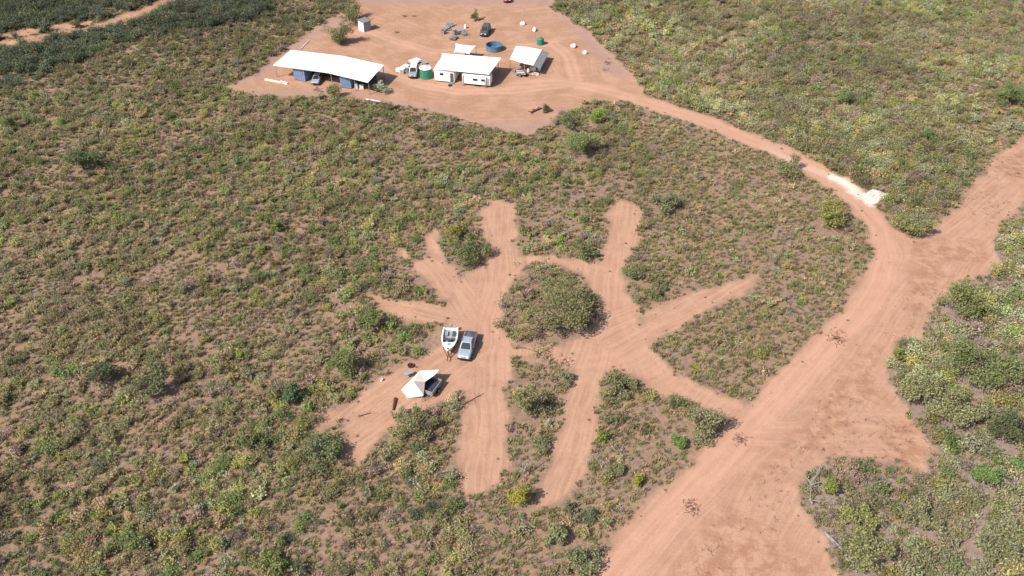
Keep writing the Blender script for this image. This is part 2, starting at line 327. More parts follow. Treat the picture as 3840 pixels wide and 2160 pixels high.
# ------------------------------------------------------------------ plants
def leaf_quads(c, L, rg, up=0.55, wid=0.6):
    n = len(c); nr = rg.normal(size=(n, 3)); nr /= np.linalg.norm(nr, axis=1, keepdims=True); nr[:, 2] = np.abs(nr[:, 2]) + up; nr /= np.linalg.norm(nr, axis=1, keepdims=True)
    d = np.cross(nr, rg.normal(size=(n, 3))); d /= np.linalg.norm(d, axis=1, keepdims=True); s = np.cross(nr, d); L = L[:, None]
    v = np.stack([c - d * L / 2, c + s * L * wid / 2 + d * L * .05, c + d * L / 2, c - s * L * wid / 2 + d * L * .05], 1).reshape(-1, 3)
    return v, np.arange(4 * n).reshape(-1, 4)
def np_mesh(name, parts):                     # parts: list of (verts, quads, material)
    vs = []; fs = []; mi = []; b = 0; me = bpy.data.meshes.new(name)
    for i, (v, f, m) in enumerate(parts):
        vs.append(v); fs += [tuple(int(q) + b for q in t) for t in f]; mi += [i] * len(f); b += len(v); me.materials.append(m)
    me.from_pydata(np.vstack(vs).tolist(), [], fs); me.polygons.foreach_set('material_index', mi); me.update(); return me
def tube_np(pts, r0, r1, n=4):
    b = MB(); b.tube(pts, r0, r1, n); return np.array(b.v), b.f
def cat(parts):
    v = []; f = []; b = 0
    for a, q in parts: v.append(a); f += [tuple(int(i) + b for i in t) for t in q]; b += len(a)
    return np.vstack(v), f
def shrub_geo(seed, stems=9, per=20, leaf=(.20, .38), hgt=(.55, 1.25), sig=.15, t0=.35, up=.55, wid=.6):
    rg = np.random.default_rng(seed); cs = []; tb = []
    for i in range(stems):
        th = 6.283 * (i + rg.random()) / stems; r = rg.uniform(.25, .95); h = rg.uniform(*hgt) * (1.1 - .35 * r)
        b0 = np.array([rg.normal() * .06, rg.normal() * .06, -.05]); tip = np.array([r * math.cos(th), r * math.sin(th), h]); mid = (b0 + tip) / 2 + np.array([0, 0, .12]) + rg.normal(size=3) * .05
        tb.append(tube_np([b0, mid, tip], .028, .010, 3)); t = rg.uniform(t0, 1.05, per)[:, None]
        cs.append(np.where(t < .5, b0 + (mid - b0) * t * 2, mid + (tip - mid) * (t * 2 - 1)) + rg.normal(size=(per, 3)) * sig * (0.4 + t * .8))
    c = np.vstack(cs); c[:, 2] = np.maximum(c[:, 2], .04)
    return leaf_quads(c, rg.uniform(leaf[0], leaf[1], len(c)), rg, up, wid), cat(tb)
def dead_geo(seed, n=7):
    rg = np.random.default_rng(seed); tb = []
    for i in range(n):
        th = rg.random() * 6.283; d = np.array([math.cos(th), math.sin(th), rg.uniform(.15, .9)]); a = np.array([rg.normal() * .1, rg.normal() * .1, -.03]); e = a + d * rg.uniform(.5, 1.1); m = (a + e) / 2 + rg.normal(size=3) * .1
        tb.append(tube_np([a, m, e], .035, .010, 3))
        for j in range(3):
            q = m + (e - m) * rg.random(); tb.append(tube_np([q, q + (d + rg.normal(size=3) * .7) * rg.uniform(.2, .45)], .016, .007, 3))
    return cat(tb)
def grass_geo(seed, n=26):
    rg = np.random.default_rng(seed); v = []; f = []
    for i in range(n):
        th = rg.random() * 6.283; b = np.array([rg.normal() * .28, rg.normal() * .28, -.03]); h = rg.uniform(.5, 1.0); d = np.array([math.cos(th), math.sin(th), 0]); s = np.array([-d[1], d[0], 0]) * rg.uniform(.05, .10)
        m = b + d * .12 + np.array([0, 0, h * .6]); e = b + d * rg.uniform(.3, .65) + np.array([0, 0, h]); k = len(v); v += [b - s, b + s, m + s * .8, m - s * .8, e]; f += [(k, k + 1, k + 2, k + 3), (k + 3, k + 2, k + 4)]
    return np.array(v), f
SHR = [shrub_geo(100 + i) for i in range(4)] + [shrub_geo(120 + i, 13, 17, (.16, .30), (.45, .95), .13, .25) for i in range(3)] \
    + [shrub_geo(140 + i, 6, 17, (.26, .46), (.8, 1.6), .20, .45, .4, .42) for i in range(3)] \
    + [shrub_geo(160 + i, 15, 34, (.11, .20), (.5, 1.15), .15, .30) for i in range(4)]
DEAD = [dead_geo(200 + i) for i in range(3)]; GRS = [grass_geo(220 + i) for i in range(4)]
NS = len(SHR)
src = bpy.data.collections.new('plant_sources')
def source(name, me): o = bpy.data.objects.new(name, me); src.objects.link(o)
fol_me = []; stem_me = []
for i, ((lv, lf), (sv, sf)) in enumerate(SHR):
    source('source_%02d' % i, np_mesh('shrub', [(lv, lf, M_LEAF), (sv, sf, M_BARK)]))
    fol_me.append(np_mesh('foliage', [(lv, lf, M_LEAF)])); stem_me.append(np_mesh('stems', [(sv, sf, M_BARK)]))
for i, (v, f) in enumerate(DEAD): source('source_%02d' % (NS + i), np_mesh('dead_brush', [(v, f, M_DEAD)]))
for i, (v, f) in enumerate(GRS): source('source_%02d' % (NS + 3 + i), np_mesh('grass', [(v, f, M_GRASS)]))

for i, (v, f) in enumerate(DEAD): source('source_%02d' % (NS + 7 + i), np_mesh('red_sticks', [(v, f, M_REDTWIG)]))
PAL = {k_: tuple(1.68 * c for c in v_) for k_, v_ in dict(olive=(.150, .142, .066), yel=(.205, .198, .070), green=(.110, .148, .050), sage=(.190, .196, .116), dark=(.055, .080, .046), tan=(.270, .205, .118), mauve=(.200, .150, .125), lime=(.165, .200, .056), blue=(.085, .118, .082), pale=(.215, .215, .125)).items()}
ZP = {nm: gl(l) for nm, l in dict(
    UR=[(1380, -60), (2900, -60), (2900, 120), (2576, 345), (2400, 530), (2310, 598), (2240, 560), (2160, 490), (2080, 430), (1980, 375), (1850, 320), (1700, 262), (1600, 225), (1545, 150), (1480, 80), (1385, 20)],
    R=[(2900, 260), (2640, 450), (2498, 610), (2400, 715), (2250, 870), (2225, 960), (2345, 1130), (2335, 1200), (2040, 1165), (2012, 1220), (2140, 1600), (2900, 1600)],
    IN=[(1620, 240), (1850, 330), (2080, 440), (2190, 560), (2200, 720), (2000, 930), (1905, 1028), (1700, 950), (1610, 800), (1630, 560), (1600, 420), (1640, 330)],
    LOW=[(1150, 1000), (1280, 920), (1500, 920), (1870, 1080), (1500, 1460), (1400, 1600), (1250, 1600), (1150, 1300)],
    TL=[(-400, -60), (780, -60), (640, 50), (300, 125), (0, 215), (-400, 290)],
    FG=[(-400, 1050), (700, 1050), (1150, 1180), (1180, 1600), (-400, 1600)]).items()}
#        p     rmin rmax  tints
ZD = {'L': (.74, .46, 1.30, dict(olive=5, yel=2.4, green=2.4, sage=1.2, tan=2, mauve=1.2, lime=.5)),
      'FG': (.74, .48, 1.35, dict(olive=4, yel=2.6, green=3.2, sage=1.6, tan=1.6, mauve=1.3, lime=1.0, dark=.6)),
      'UR': (.92, .75, 1.65, dict(olive=4, yel=2.4, pale=4, sage=2.4, green=1.2, tan=1, mauve=.8, lime=.3)),
      'R': (.60, .7, 1.8, dict(sage=4, olive=3, pale=3, green=1.6, yel=2, mauve=1)),
      'IN': (.56, .32, .85, dict(olive=4, pale=2, sage=1.5, tan=3, mauve=1.5, green=.8, yel=1)),
      'LOW': (.50, .35, .95, dict(olive=4, green=1.5, sage=2.2, tan=2.5, mauve=1.5, yel=1)),
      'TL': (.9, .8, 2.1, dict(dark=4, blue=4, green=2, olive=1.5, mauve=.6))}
def jitter(sp):
    a = np.arange(-150, 150, sp); b = np.arange(44, 256, sp); x, y = np.meshgrid(a, b); x = x.ravel() + rng.uniform(-.5, .5, x.size) * sp; y = y.ravel() + rng.uniform(-.5, .5, y.size) * sp
    u, v = to_px(x, y); m = (u > -190) & (u < 2766) & (v > -75) & (v < 1560); return x[m], y[m]
def zone_of(x, y):
    z = np.full(x.shape, 'L ', dtype='<U3'); z[:] = 'L'; x = x + (fbm(x, y, 12, 301, 3) - .5) * 16; y = y + (fbm(x, y, 12, 311, 3) - .5) * 16
    for nm in ('FG', 'LOW', 'IN', 'R', 'UR', 'TL'): z[sdf_poly(x, y, ZP[nm]) < 0] = nm
    return z
KEEP = []                                      # (x, y, r): places taken by built plants and things
def clear(x, y):
    m = np.ones(x.shape, bool)
    for a, b, r in KEEP: m &= (x - a) ** 2 + (y - b) ** 2 > r * r
    return m

# trees and bushes one can pick out
def tree(name, label, catg, u, v, wpx, tint, hf=.85, seed=0, dens=1.0, leaf=.30, group=None, clumps=None, lift=.5, zbase=None):
    rg = np.random.default_rng(seed + 900); Rr = wpx / mpp(u, v) / 2; H = Rr * 2 * hf
    p = PD(u, v, H * lift); x, y = p.x, p.y; z = hz(x, y)
    t = thing(name, label, catg, (x, y, z), 0, group); KEEP.append((x, y, Rr * .8))
    if clumps is None:
        n = int(12 + Rr * 8); cl = []; nl = 4 + int(rg.integers(0, 4)); lob = []
        for i in range(nl):
            a = 6.283 * (i + rg.uniform(-.4, .4)) / nl; q = rg.uniform(.3, .8) if hf < .9 else rg.uniform(.1, .5); lob.append((q * Rr * math.cos(a), q * Rr * math.sin(a), H * (rg.uniform(.45, .95) if hf < .9 else rg.uniform(.18, .9)) * (1 - .3 * q), rg.uniform(.6, 1.2)))
        for i in range(n):
            lx, ly, lz, lr = lob[int(rg.integers(0, nl))] if i > 2 else (0, 0, H * .6, 1)
            cl.append((np.array([lx + rg.normal() * .20 * Rr * lr, ly + rg.normal() * .20 * Rr * lr, max(.2, lz * rg.uniform(.5, 1.0))]), Rr * rg.uniform(.20, .38) * lr))
    else: cl = [(np.array(c) - np.array([x, y, z]), r) for c, r in clumps]
    cs = []; tb = []; fork = np.array([0, 0, H * .18])
    tb.append(tube_np([(0, 0, -.15), tuple(fork)], .05 + .045 * Rr, .04 + .03 * Rr, 6))
    for c, r in cl:
        k = int(dens * (40 + 52 * r * r / (leaf * leaf) * .10)); d = rg.normal(size=(k, 3)); d /= np.linalg.norm(d, axis=1, keepdims=True)
        cs.append(c + d * (r * rg.random(k) ** .45)[:, None] * np.array([1.1, 1.1, .8])); m = (fork + c) / 2 + rg.normal(size=3) * .12 * Rr
        tb.append(tube_np([fork, m, c], .02 + .016 * Rr, .012, 4))
        for j in range(2): tb.append(tube_np([m, c + rg.normal(size=3) * r * .6], .015 + .006 * Rr, .008, 3))
    c = np.vstack(cs); c[:, 2] = np.maximum(c[:, 2], .08); lv, lf = leaf_quads(c, rg.uniform(.65, 1.25, len(c)) * leaf, rg, .5)
    f = link('crown', np_mesh('crown', [(lv, lf, M_LEAF)]), t); f['tint'] = (1.6 * (tint[0] + .18 * max(0, tint[1] - tint[0])), 1.55 * tint[1], 1.4 * tint[2])
    tv, tf = cat(tb); link('trunk', np_mesh('trunk', [(tv, tf, M_BARK)]), t); return t
P_ = PAL
def zc(l, X0, Y0, s): return [((X0 + a / s), (Y0 + b / s), z, r) for a, b, z, r in l]
big = zc([(830, 480, 4.2, 1.3), (930, 420, 4.3, 1.2), (1060, 430, 4.2, 1.3), (1180, 440, 4.0, 1.2), (880, 600, 4.4, 1.4), (1010, 570, 4.8, 1.5), (1140, 580, 4.6, 1.4), (1260, 560, 3.8, 1.2), (950, 700, 4.4, 1.3), (1080, 700, 4.5, 1.5),
          (1220, 700, 4.3, 1.4), (1330, 700, 3.7, 1.2), (1130, 830, 4.0, 1.3), (1260, 830, 3.9, 1.3), (1350, 820, 3.3, 1.0), (1180, 930, 3.4, 1.2), (1300, 930, 3.0, 1.0), (860, 850, 3.4, 1.0), (760, 780, 3.4, .9), (980, 900, 3.2, 1.1), (900, 1010, 2.4, .9),
          (700, 900, 2.8, .9), (640, 760, 3.0, .8), (560, 940, 2.4, 1.0), (480, 1060, 2.0, 1.0), (620, 1060, 2.0, .8), (820, 940, 2.8, .8)], 1820, 950, 3.62)
big = [(tuple(P4(a, b, z)), r) for a, b, z, r in big]
tree('tree', 'largest spreading olive-green tree on the island in the middle of the camp clearing', 'tree', 1395, 785, 190, (.140, .150, .072), .55, 1, 1.5, .30, clumps=big, lift=.55)
for lab, l in (('sparse wispy tree on the island, upper left of the largest spreading tree', [(440, 140, 1.8, .7), (600, 220, 2.2, .9), (740, 190, 2.4, 1.0), (800, 100, 2.2, .7), (700, 300, 2.0, .8), (480, 380, 1.6, .9), (420, 420, 1.5, .7), (560, 320, 1.8, .7), (850, 240, 2.0, .7)]),
               ('thin sprawling pale bush at the left edge of the island under the largest tree', [(250, 560, 1.3, .7), (180, 680, 1.1, .7), (330, 640, 1.3, .7), (420, 590, 1.4, .6), (170, 920, 1.2, .7), (260, 900, 1.4, .7), (330, 820, 1.3, .7), (280, 1010, 1.0, .6), (120, 960, .8, .5), (420, 720, 1.2, .6)]),
               ('thin dry bush at the bottom edge of the island below the largest tree', [(700, 1220, 1.0, .6), (780, 1290, .9, .7), (680, 1350, .7, .6), (820, 1380, .7, .6), (390, 1250, .8, .5), (880, 1200, 1.0, .5)])):
    q = zc(l, 1820, 950, 3.62); cu = sum(a for a, _, _, _ in q) / len(q) / K; cv = sum(b for _, b, _, _ in q) / len(q) / K
    tree('bush' if 'bush' in lab else 'tree', lab, 'bush' if 'bush' in lab else 'tree', cu, cv, 90, (.19, .18, .10) if 'dry' not in lab else (.24, .20, .12), .4, int(cu), .7, .25, clumps=[(tuple(P4(a, b, z)), r) for a, b, z, r in q], lift=.6)
LISTED = [
 (1325, 1000, 108, (.165, .165, .088), .9, 'large grey-green bush between the two spur tracks below the largest tree'),
 (2088, 532, 102, (.215, .225, .070), .95, 'rounded yellow-green tree inside the bend of the access track'),
 (1465, 353, 96, (.135, .185, .080), .8, 'soft rounded light green tree below the yard'),
 (1502, 288, 56, (.150, .240, .060), .9, 'bright green bush at the lower edge of the yard beside the access track'),
 (1540, 296, 40, (.150, .180, .110), .8, 'grey-green bush touching the bright green bush by the access track'),
 (1428, 300, 60, (.130, .150, .080), .8, 'olive bush at the lower right edge of the yard'),
 (1305, 1240, 78, (.225, .215, .045), .95, 'golden yellow-green bush at the lower end between two spur tracks'),
 (1605, 1206, 42, (.215, .220, .045), 1.2, 'small upright yellow-green bush in the triangle of scrub above the dirt road'),
 (1515, 1098, 42, (.140, .195, .045), .95, 'small round leaf-green bush right of the middle spur track'),
 (1712, 1106, 54, (.095, .200, .055), 1.0, 'small dense bright green round tree near the dirt road junction'),
 (1778, 1055, 112, (.185, .185, .115), .9, 'large hazy sage-green tree by the road junction'),
 (200, 392, 92, (.075, .115, .055), .85, 'dark green bushy tree alone in the scrub at far left'),
 (735, 982, 80, (.050, .115, .055), .9, 'deep green leafy bush left of the white tent'),
 (872, 903, 104, (.120, .150, .065), .9, 'mid-green bushy tree left of the tent at the clearing edge'),
 (22, 303, 46, (.080, .110, .050), .9, 'small dark green bush at the left picture edge'),
 (1374, 267, 30, (.110, .115, .065), 1.0, 'small round dark bush alone on the bare lower yard'),
 (854, 80, 66, (.135, .155, .080), .95, 'olive tree in front of the small white hut'),
 (876, 26, 74, (.135, .145, .070), .7, 'tall olive tree behind the small white hut'),
 (956, 211, 48, (.270, .330, .270), 1.0, 'pale silvery green bush at the right end of the long white-roofed shed'),
 (1194, 36, 30, (.140, .180, .085), 1.1, 'small green tree standing alone behind the dark car'),
 (838, 224, 52, (.185, .180, .085), .9, 'olive-yellow bush in front of the long shed'),
 (1362, 1116, 52, (.160, .180, .105), .8, 'small sage bush on the left edge of the middle spur track'),
 (1480, 1288, 60, (.120, .150, .090), .9, 'dark sage bush at the lower tip of the middle spur track'),
 (1430, 1272, 44, (.120, .140, .090), .9, 'small grey-green bush just below the end of the middle spur track'),
 (1400, 1345, 66, (.170, .190, .110), .8, 'sage bush in the lower middle beside the dirt road edge'),
 (1460, 1400, 84, (.160, .185, .105), .8, 'wide sage bush at the bottom edge left of the dirt road'),
 (1550, 1180, 60, (.160, .175, .095), .7, 'low olive bush left of the upright yellow-green bush'),
 (1985, 412, 78, (.170, .185, .100), .7, 'pale olive bush on the inner edge of the access track'),
 (925, 802, 72, (.115, .150, .060), .8, 'green bush above the boat at the left spur track'),
 (1188, 618, 92, (.110, .140, .060), .75, 'dark olive bush in the wedge left of the upper spur track'),
 (1150, 582, 66, (.190, .190, .055), .8, 'yellow-olive bush between the two upper left spur tracks'),
 (1480, 628, 62, (.110, .140, .060), .85, 'dark olive bush left of the upper right spur track'),
 (1590, 690, 42, (.120, .160, .075), .8, 'small green bush at the foot of the upper right spur track'),
 (1672, 500, 84, (.165, .180, .110), .7, 'grey-green spreading bush right of the upper right spur track end'),
 (700, 566, 44, (.100, .170, .050), .9, 'small vivid green bush in the middle of the left scrub'),
 (815, 1128, 112, (.120, .150, .080), .75, 'broad green bush at the far end of the tent spur'),
 (1050, 1062, 96, (.155, .155, .085), .7, 'grey-olive bush just below the white tent'),
 (1002, 1045, 46, (.230, .225, .140), .8, 'pale straw-coloured bush below the rust-red log'),
 (2300, 558, 92, (.175, .190, .085), .75, 'olive bush at the tip of scrub between track and dirt road'),
 (2268, 888, 52, (.150, .180, .050), .9, 'small yellow-green bush at the right edge of the dirt road'),
 (2432, 752, 118, (.150, .180, .075), .8, 'broad green tree right of the road junction'),
 (2330, 985, 120, (.195, .205, .115), .8, 'large pale sage tree at the right edge of the cleared pad'),
 (2412, 1020, 126, (.195, .205, .115), .8, 'large pale tree right of the sage tree by the cleared pad'),
 (2480, 905, 160, (.135, .175, .075), .8, 'biggest green tree near the right picture edge'),
 (2475, 1192, 80, (.100, .185, .065), .9, 'vivid green tree low at the right edge'),
 (2092, 1226, 66, (.145, .190, .055), .9, 'fresh green bush at the left tip of the lower right thicket'),
 (2165, 1292, 96, (.195, .210, .085), .8, 'yellow-green tree in the lower right thicket'),
 (2185, 1388, 128, (.180, .195, .100), .8, 'broad sage-green tree at the bottom of the lower right thicket'),
 (2330, 1300, 110, (.190, .190, .110), .7, 'pale open bush in the middle of the lower right thicket'),
 (2505, 1360, 140, (.180, .195, .115), .7, 'wide sage tree in the bottom right corner'),
 (2545, 1080, 110, (.070, .095, .050), .9, 'dark olive tree at the right picture edge below the biggest green tree'),
 (2130, 240, 58, (.100, .170, .065), .9, 'fresh green tree standing out in the upper right scrub'),
 (2342, 330, 46, (.070, .170, .065), 1.2, 'small vivid green tree in the upper right scrub near the road'),
 (2540, 230, 80, (.110, .170, .070), .9, 'green tree at the right edge of the upper right scrub'),
 (1555, 968, 84, (.150, .165, .080), .7, 'olive bush at the top of the triangle right of the middle spur'),
 (1420, 946, 44, (.165, .180, .110), .8, 'small sage bush beside the large grey-green bush'),
 (250, 940, 84, (.060, .085, .050), .8, 'dark bush in the lower left scrub'),  # darker leaf tint
 (390, 955, 110, (.115, .135, .075), .8, 'tall grey-green bush left of the deep green leafy bush'),
 (690, 1410, 70, (.130, .160, .060), .7, 'leafy green bush at the bottom edge left of centre'),
 (320, 1360, 90, (.120, .165, .065), .7, 'broad leafy green bush near the bottom left'),
 (640, 1110, 80, (.110, .140, .060), .7, 'mid-green bush below the deep green leafy bush')]
for i, (u, v, wp, ti, hf, lab) in enumerate(LISTED):
    nm = 'tree' if ' tree' in lab.split(' beside')[0].split(' left of')[0].split(' in the')[0].split(' below')[0] and 'bush' not in lab.split(' below')[0].split(' beside')[0].split(' right of')[0].split(' left of')[0] else 'bush'
    tree(nm, lab, nm, u, v, wp, ti, hf, i, 1.1, .28 if wp > 60 else .22)
# ------------------------------------------------------------------ materials of built things
M_WHITE = simple('white_painted_metal', (.80, .80, .78), .45, .4, var=.05, scale=.8); M_ROOF = simple('white_roof_metal', (.80, .81, .80), .42, .4, var=.05, scale=.5)
M_ROOFP = simple('pinkish_roof_metal', (.78, .70, .67), .5, .3, var=.06, scale=.6); M_CANVAS = simple('cream_canvas', (.72, .66, .58), .9, .1, var=.05, scale=1.2)
M_CANVAS_SHADE = simple('shaded_canvas', (.36, .31, .285), .9, .1, var=.06); M_BLUE = simple('pale_blue_steel', (.17, .25, .40), .5, .3, var=.12, scale=.7, dirt=.35)
M_NAVY = simple('dark_blue_sheet', (.05, .06, .085), .6, .2, var=.2); M_STEEL = simple('galvanised_steel', (.42, .43, .44), .4, .5, metal=.6, var=.1)
M_GREEN = simple('green_tank_plastic', (.045, .20, .135), .55, .3, var=.1); M_TANKB = simple('blue_tank_steel', (.10, .18, .27), .45, .4, var=.15)
M_TANKI = simple('dark_tank_liner', (.09, .16, .24), .5, .3, var=.2); M_DARK = simple('dark_rubber', (.02, .02, .022), .8, .2, var=.2); M_GLASS = simple('dark_glass', (.02, .025, .03), .08, .6, var=.0)
M_SILVER = simple('silver_blue_paint', (.40, .47, .54), .3, .5, metal=.3, var=.05, coat=.5, dirt=.2); M_CHAR = simple('charcoal_paint', (.07, .075, .085), .35, .5, var=.1, coat=.4, dirt=.5); M_REDP = simple('red_paint', (.45, .06, .06), .35, .5, var=.1, coat=.4)
M_GREYP = simple('faded_grey_paint_and_shade', (.30, .29, .30), .6, .3, var=.15, dirt=.4); M_SCRAP = simple('weathered_grey_scrap', (.26, .25, .26), .75, .3, var=.3, scale=3, dirt=.4); M_RUST = simple('rusty_iron', (.16, .06, .04), .9, .1, var=.25, scale=3)
M_DECK = simple('grey_deck', (.30, .31, .33), .7, .3, var=.1); M_LAMP = simple('lamp_glass', (.75, .75, .72), .1, .6, var=.02); M_TIM = simple('pale_timber', (.66, .58, .50), .8, .2, var=.1, scale=3); M_YEL = simple('yellow_plastic', (.55, .40, .10), .5, .3)
M_STONE = simple('white_stone', (.72, .68, .64), .85, .2, var=.12, scale=2.5, dirt=.25); M_GRAV = simple('white_gravel', (.74, .69, .62), .95, .1, var=.25, scale=7, dirt=.75); M_TARP = simple('teal_cover', (.06, .17, .16), .7, .2)
def dir_of(a, b): d = (b - a); d.z = 0; return d.normalized()

# ------------------------------------------------------------------ vehicles (local +Y is forward)
def ring(hw, zb, zt, y, c=.12): return [(-hw, y, zb), (hw, y, zb), (hw + .02, y, zb + (zt - zb) * .5), (hw, y, zt - c), (hw - c, y, zt), (-hw + c, y, zt), (-hw, y, zt - c), (-hw - .02, y, zb + (zt - zb) * .5)]
def wheel(parent, x, y, r=.37, wdt=.25):
    t = MB(); n = 18
    t.loft([[(x + dx, y + rr * math.cos(6.2832 * j / n), r + rr * math.sin(6.2832 * j / n)) for j in range(n)] for dx, rr in ((-wdt / 2, r * .72), (-wdt / 2, r * .94), (-wdt * .3, r), (wdt * .3, r), (wdt / 2, r * .94), (wdt / 2, r * .72))])
    o = t.obj('wheel', M_DARK, parent); s = 1 if x > 0 else -1; q = MB()
    q.loft([[(x + s * (wdt / 2 + dx), y + rr * math.cos(6.2832 * j / n), r + rr * math.sin(6.2832 * j / n)) for j in range(n)] for dx, rr in ((-.03, r * .66), (.012, r * .62), (.004, r * .15))]); q.obj('rim', M_STEEL, o)
def vehicle(name, label, cat_, loc, rz, kind, paint, roofmat=None):
    t = thing(name, label, cat_, loc, rz); b = MB(); roofmat = roofmat or paint
    if kind == 'ute': st = [(-2.6, .86, .55, 1.18), (-2.5, .9, .42, 1.2), (-.75, .92, .38, 1.2), (.0, .93, .38, 1.12), (1.15, .93, .38, 1.14), (2.1, .9, .42, 1.08), (2.5, .84, .45, 1.0), (2.62, .76, .5, .86)]; cab = ((-.85, 1.35, .84), (-.65, .55, .68), 1.08, 1.78)
    elif kind == 'wagon': st = [(-2.35, .86, .55, 1.1), (-2.25, .9, .42, 1.14), (-1.2, .92, .38, 1.12), (1.0, .92, .38, 1.12), (1.9, .9, .42, 1.06), (2.3, .84, .45, .98), (2.4, .76, .5, .86)]; cab = ((-2.25, 1.15, .86), (-2.05, .35, .7), 1.06, 1.82)
    else: st = [(-2.25, .8, .5, .95), (-2.1, .86, .35, 1.0), (-1.0, .88, .3, .98), (.9, .88, .3, .96), (1.7, .86, .35, .88), (2.1, .8, .4, .78), (2.25, .7, .45, .68)]; cab = ((-1.6, 1.1, .8), (-1.0, .3, .62), .92, 1.45)
    b.loft([ring(hw, zb, zt, y) for y, hw, zb, zt in st]); b.obj('body', paint, t, bevel=.03)
    (ya, yb, w0), (yc, yd, w1), z0, z1 = cab
    c = MB(); c.loft([[(-w0, ya, z0), (w0, ya, z0), (w0, yb, z0), (-w0, yb, z0)], [(-w1, yc, z1), (w1, yc, z1), (w1, yd, z1), (-w1, yd, z1)]]); co_ = c.obj('cabin', roofmat, t, bevel=.06)
    def pane(nm, p, off):
        q = [Vector(v) + Vector(off) for v in p]; ce = sum(q, Vector()) / 4; q = [ce + (v - ce) * .84 for v in q]; m = MB(); m.add(q, [(0, 1, 2, 3)]); n_ = Vector(off) * .5
        m.add([v - n_ for v in q], [(3, 2, 1, 0)]); m.obj(nm, M_GLASS, t)
    pane('windscreen', [(-w0, yb, z0), (w0, yb, z0), (w1, yd, z1), (-w1, yd, z1)], (0, .02, .02)); pane('rear_window', [(-w0, ya, z0), (w0, ya, z0), (w1, yc, z1), (-w1, yc, z1)], (0, -.02, .01))
    for s in (-1, 1):
        ym0 = (ya + yb) / 2; ym1 = (yc + yd) / 2
        pane('side_window', [(s * w0, ya, z0), (s * w0, ym0, z0), (s * w1, ym1, z1), (s * w1, yc, z1)], (s * .02, 0, .01)); pane('side_window', [(s * w0, ym0, z0), (s * w0, yb, z0), (s * w1, yd, z1), (s * w1, ym1, z1)], (s * .02, 0, .01))
        for y in (st[0][0] + .85, st[-1][0] - .85): wheel(t, s * (st[2][1] - .08), y, .38 if kind != 'car' else .32)
        f = st[-2]; h = MB(); h.box(s * f[1] * .6 - .14, s * f[1] * .6 + .14, st[-1][0] - .06, st[-1][0] + .015, f[3] - .32, f[3] - .14); h.obj('headlight', M_LAMP, t)
        m = MB(); m.box(s * (w0 + .10) - .09, s * (w0 + .10) + .09, yb - .25, yb - .15, z0 + .02, z0 + .2); m.obj('mirror', M_DARK, t)
    m = MB(); m.box(-st[-2][1], st[-2][1], st[-1][0] + .01, st[-1][0] + .14, .42, .60); m.obj('bumper', M_DARK, t, bevel=.03)
    if kind == 'ute':
        m = MB(); m.box(-.80, .80, -2.48, -.92, 1.17, 1.215); m.obj('tray_cover', M_CHAR, t, bevel=.02)
        for s in (-1, 1): m = MB(); m.tube([(s * .62, -.45, 1.79), (s * .62, .4, 1.79)], .025); m.obj('roof_rail', M_STEEL, t)
    return t
def axis_place(front, zf, rear, zr):
    a = P4(*front, zf); b = P4(*rear, zr); d = dir_of(b, a); c = (a + b) / 2; return c.x, c.y, math.atan2(-d.x, d.y)
x, y, rz = axis_place((1740, 1333), .8, (1766, 1246), 1.2)
vehicle('parked_ute', 'silver-blue dual-cab ute parked nose to the camera right of the white boat', 'ute', (x, y, hz(x, y) + .005), rz, 'ute', M_SILVER); KEEP.append((x, y, 4))
# boat on its trailer
x, y, rz = axis_place((1679, 1312), 1.4, (1691, 1226), 1.25); KEEP.append((x, y, 4))
t = thing('boat_trailer', 'galvanised boat trailer under the white boat beside the ute', 'trailer', (x, y, hz(x, y) + .005), rz)
m = MB()
for s in (-1, 1): m.tube([(s * .75, -2.2, .52), (s * .75, 1.2, .52), (0, 3.0, .50)], .05)
for yy in (-2.1, -.9, .5): m.tube([(-.75, yy, .52), (.75, yy, .52)], .04)
m.obj('frame', M_RUST, t)
m = MB(); m.tube([(0, 1.4, .51), (0, 3.6, .48)], .05); m.tube([(0, 3.3, .05), (0, 3.3, .85)], .035); m.tube([(0, 2.6, .5), (0, 2.55, 1.15)], .04); m.obj('drawbar', M_RUST, t)
for s in (-1, 1):
    wheel(t, s * .98, -.7, .32, .2); m = MB(); m.box(s * .98 - .14, s * .98 + .14, -1.1, -.3, .66, .70); m.obj('mudguard', M_STEEL, t)
    m = MB(); m.box(s * .45 - .05, s * .45 + .05, -2.2, .9, .565, .66); m.obj('bunk', M_DARK, t)
b = thing('boat', 'white open motor boat with grey seats on a trailer beside the ute', 'boat', (x, y, hz(x, y)), rz)
st = [(-2.45, 1.02, .70, 1.26), (-1.6, 1.10, .66, 1.27), (-.4, 1.12, .66, 1.29), (.7, 1.02, .68, 1.32), (1.5, .78, .74, 1.36), (2.1, .42, .86, 1.40), (2.45, .06, 1.05, 1.43)]
def hull(sc, z_in=None):
    r = []
    for yy, hw, zk, zg in st:
        h = max(hw - sc, .02); zt = zg - (.004 if sc else 0); r.append([(0, yy, zk if z_in is None else z_in), (h * .72, yy, (zk + .14) if z_in is None else z_in), (h, yy, zt), (h, yy, zt + .03), (-h, yy, zt + .03), (-h, yy, zt), (-h * .72, yy, (zk + .14) if z_in is None else z_in)])
    return r
hb = MB(); rg_ = [[(0, yy, zk), (hw * .74, yy, zk + .12), (hw, yy, zg), (hw - min(.17, hw * .8), yy, zg + .03), (hw - min(.2, hw * .85), yy, .86 if yy < 2.2 else zg), (-(hw - min(.2, hw * .85)), yy, .86 if yy < 2.2 else zg), (-(hw - min(.17, hw * .8)), yy, zg + .03), (-hw, yy, zg), (-hw * .74, yy, zk + .12)] for yy, hw, zk, zg in st]
hb.loft(rg_); hb.obj('hull', M_WHITE, b)
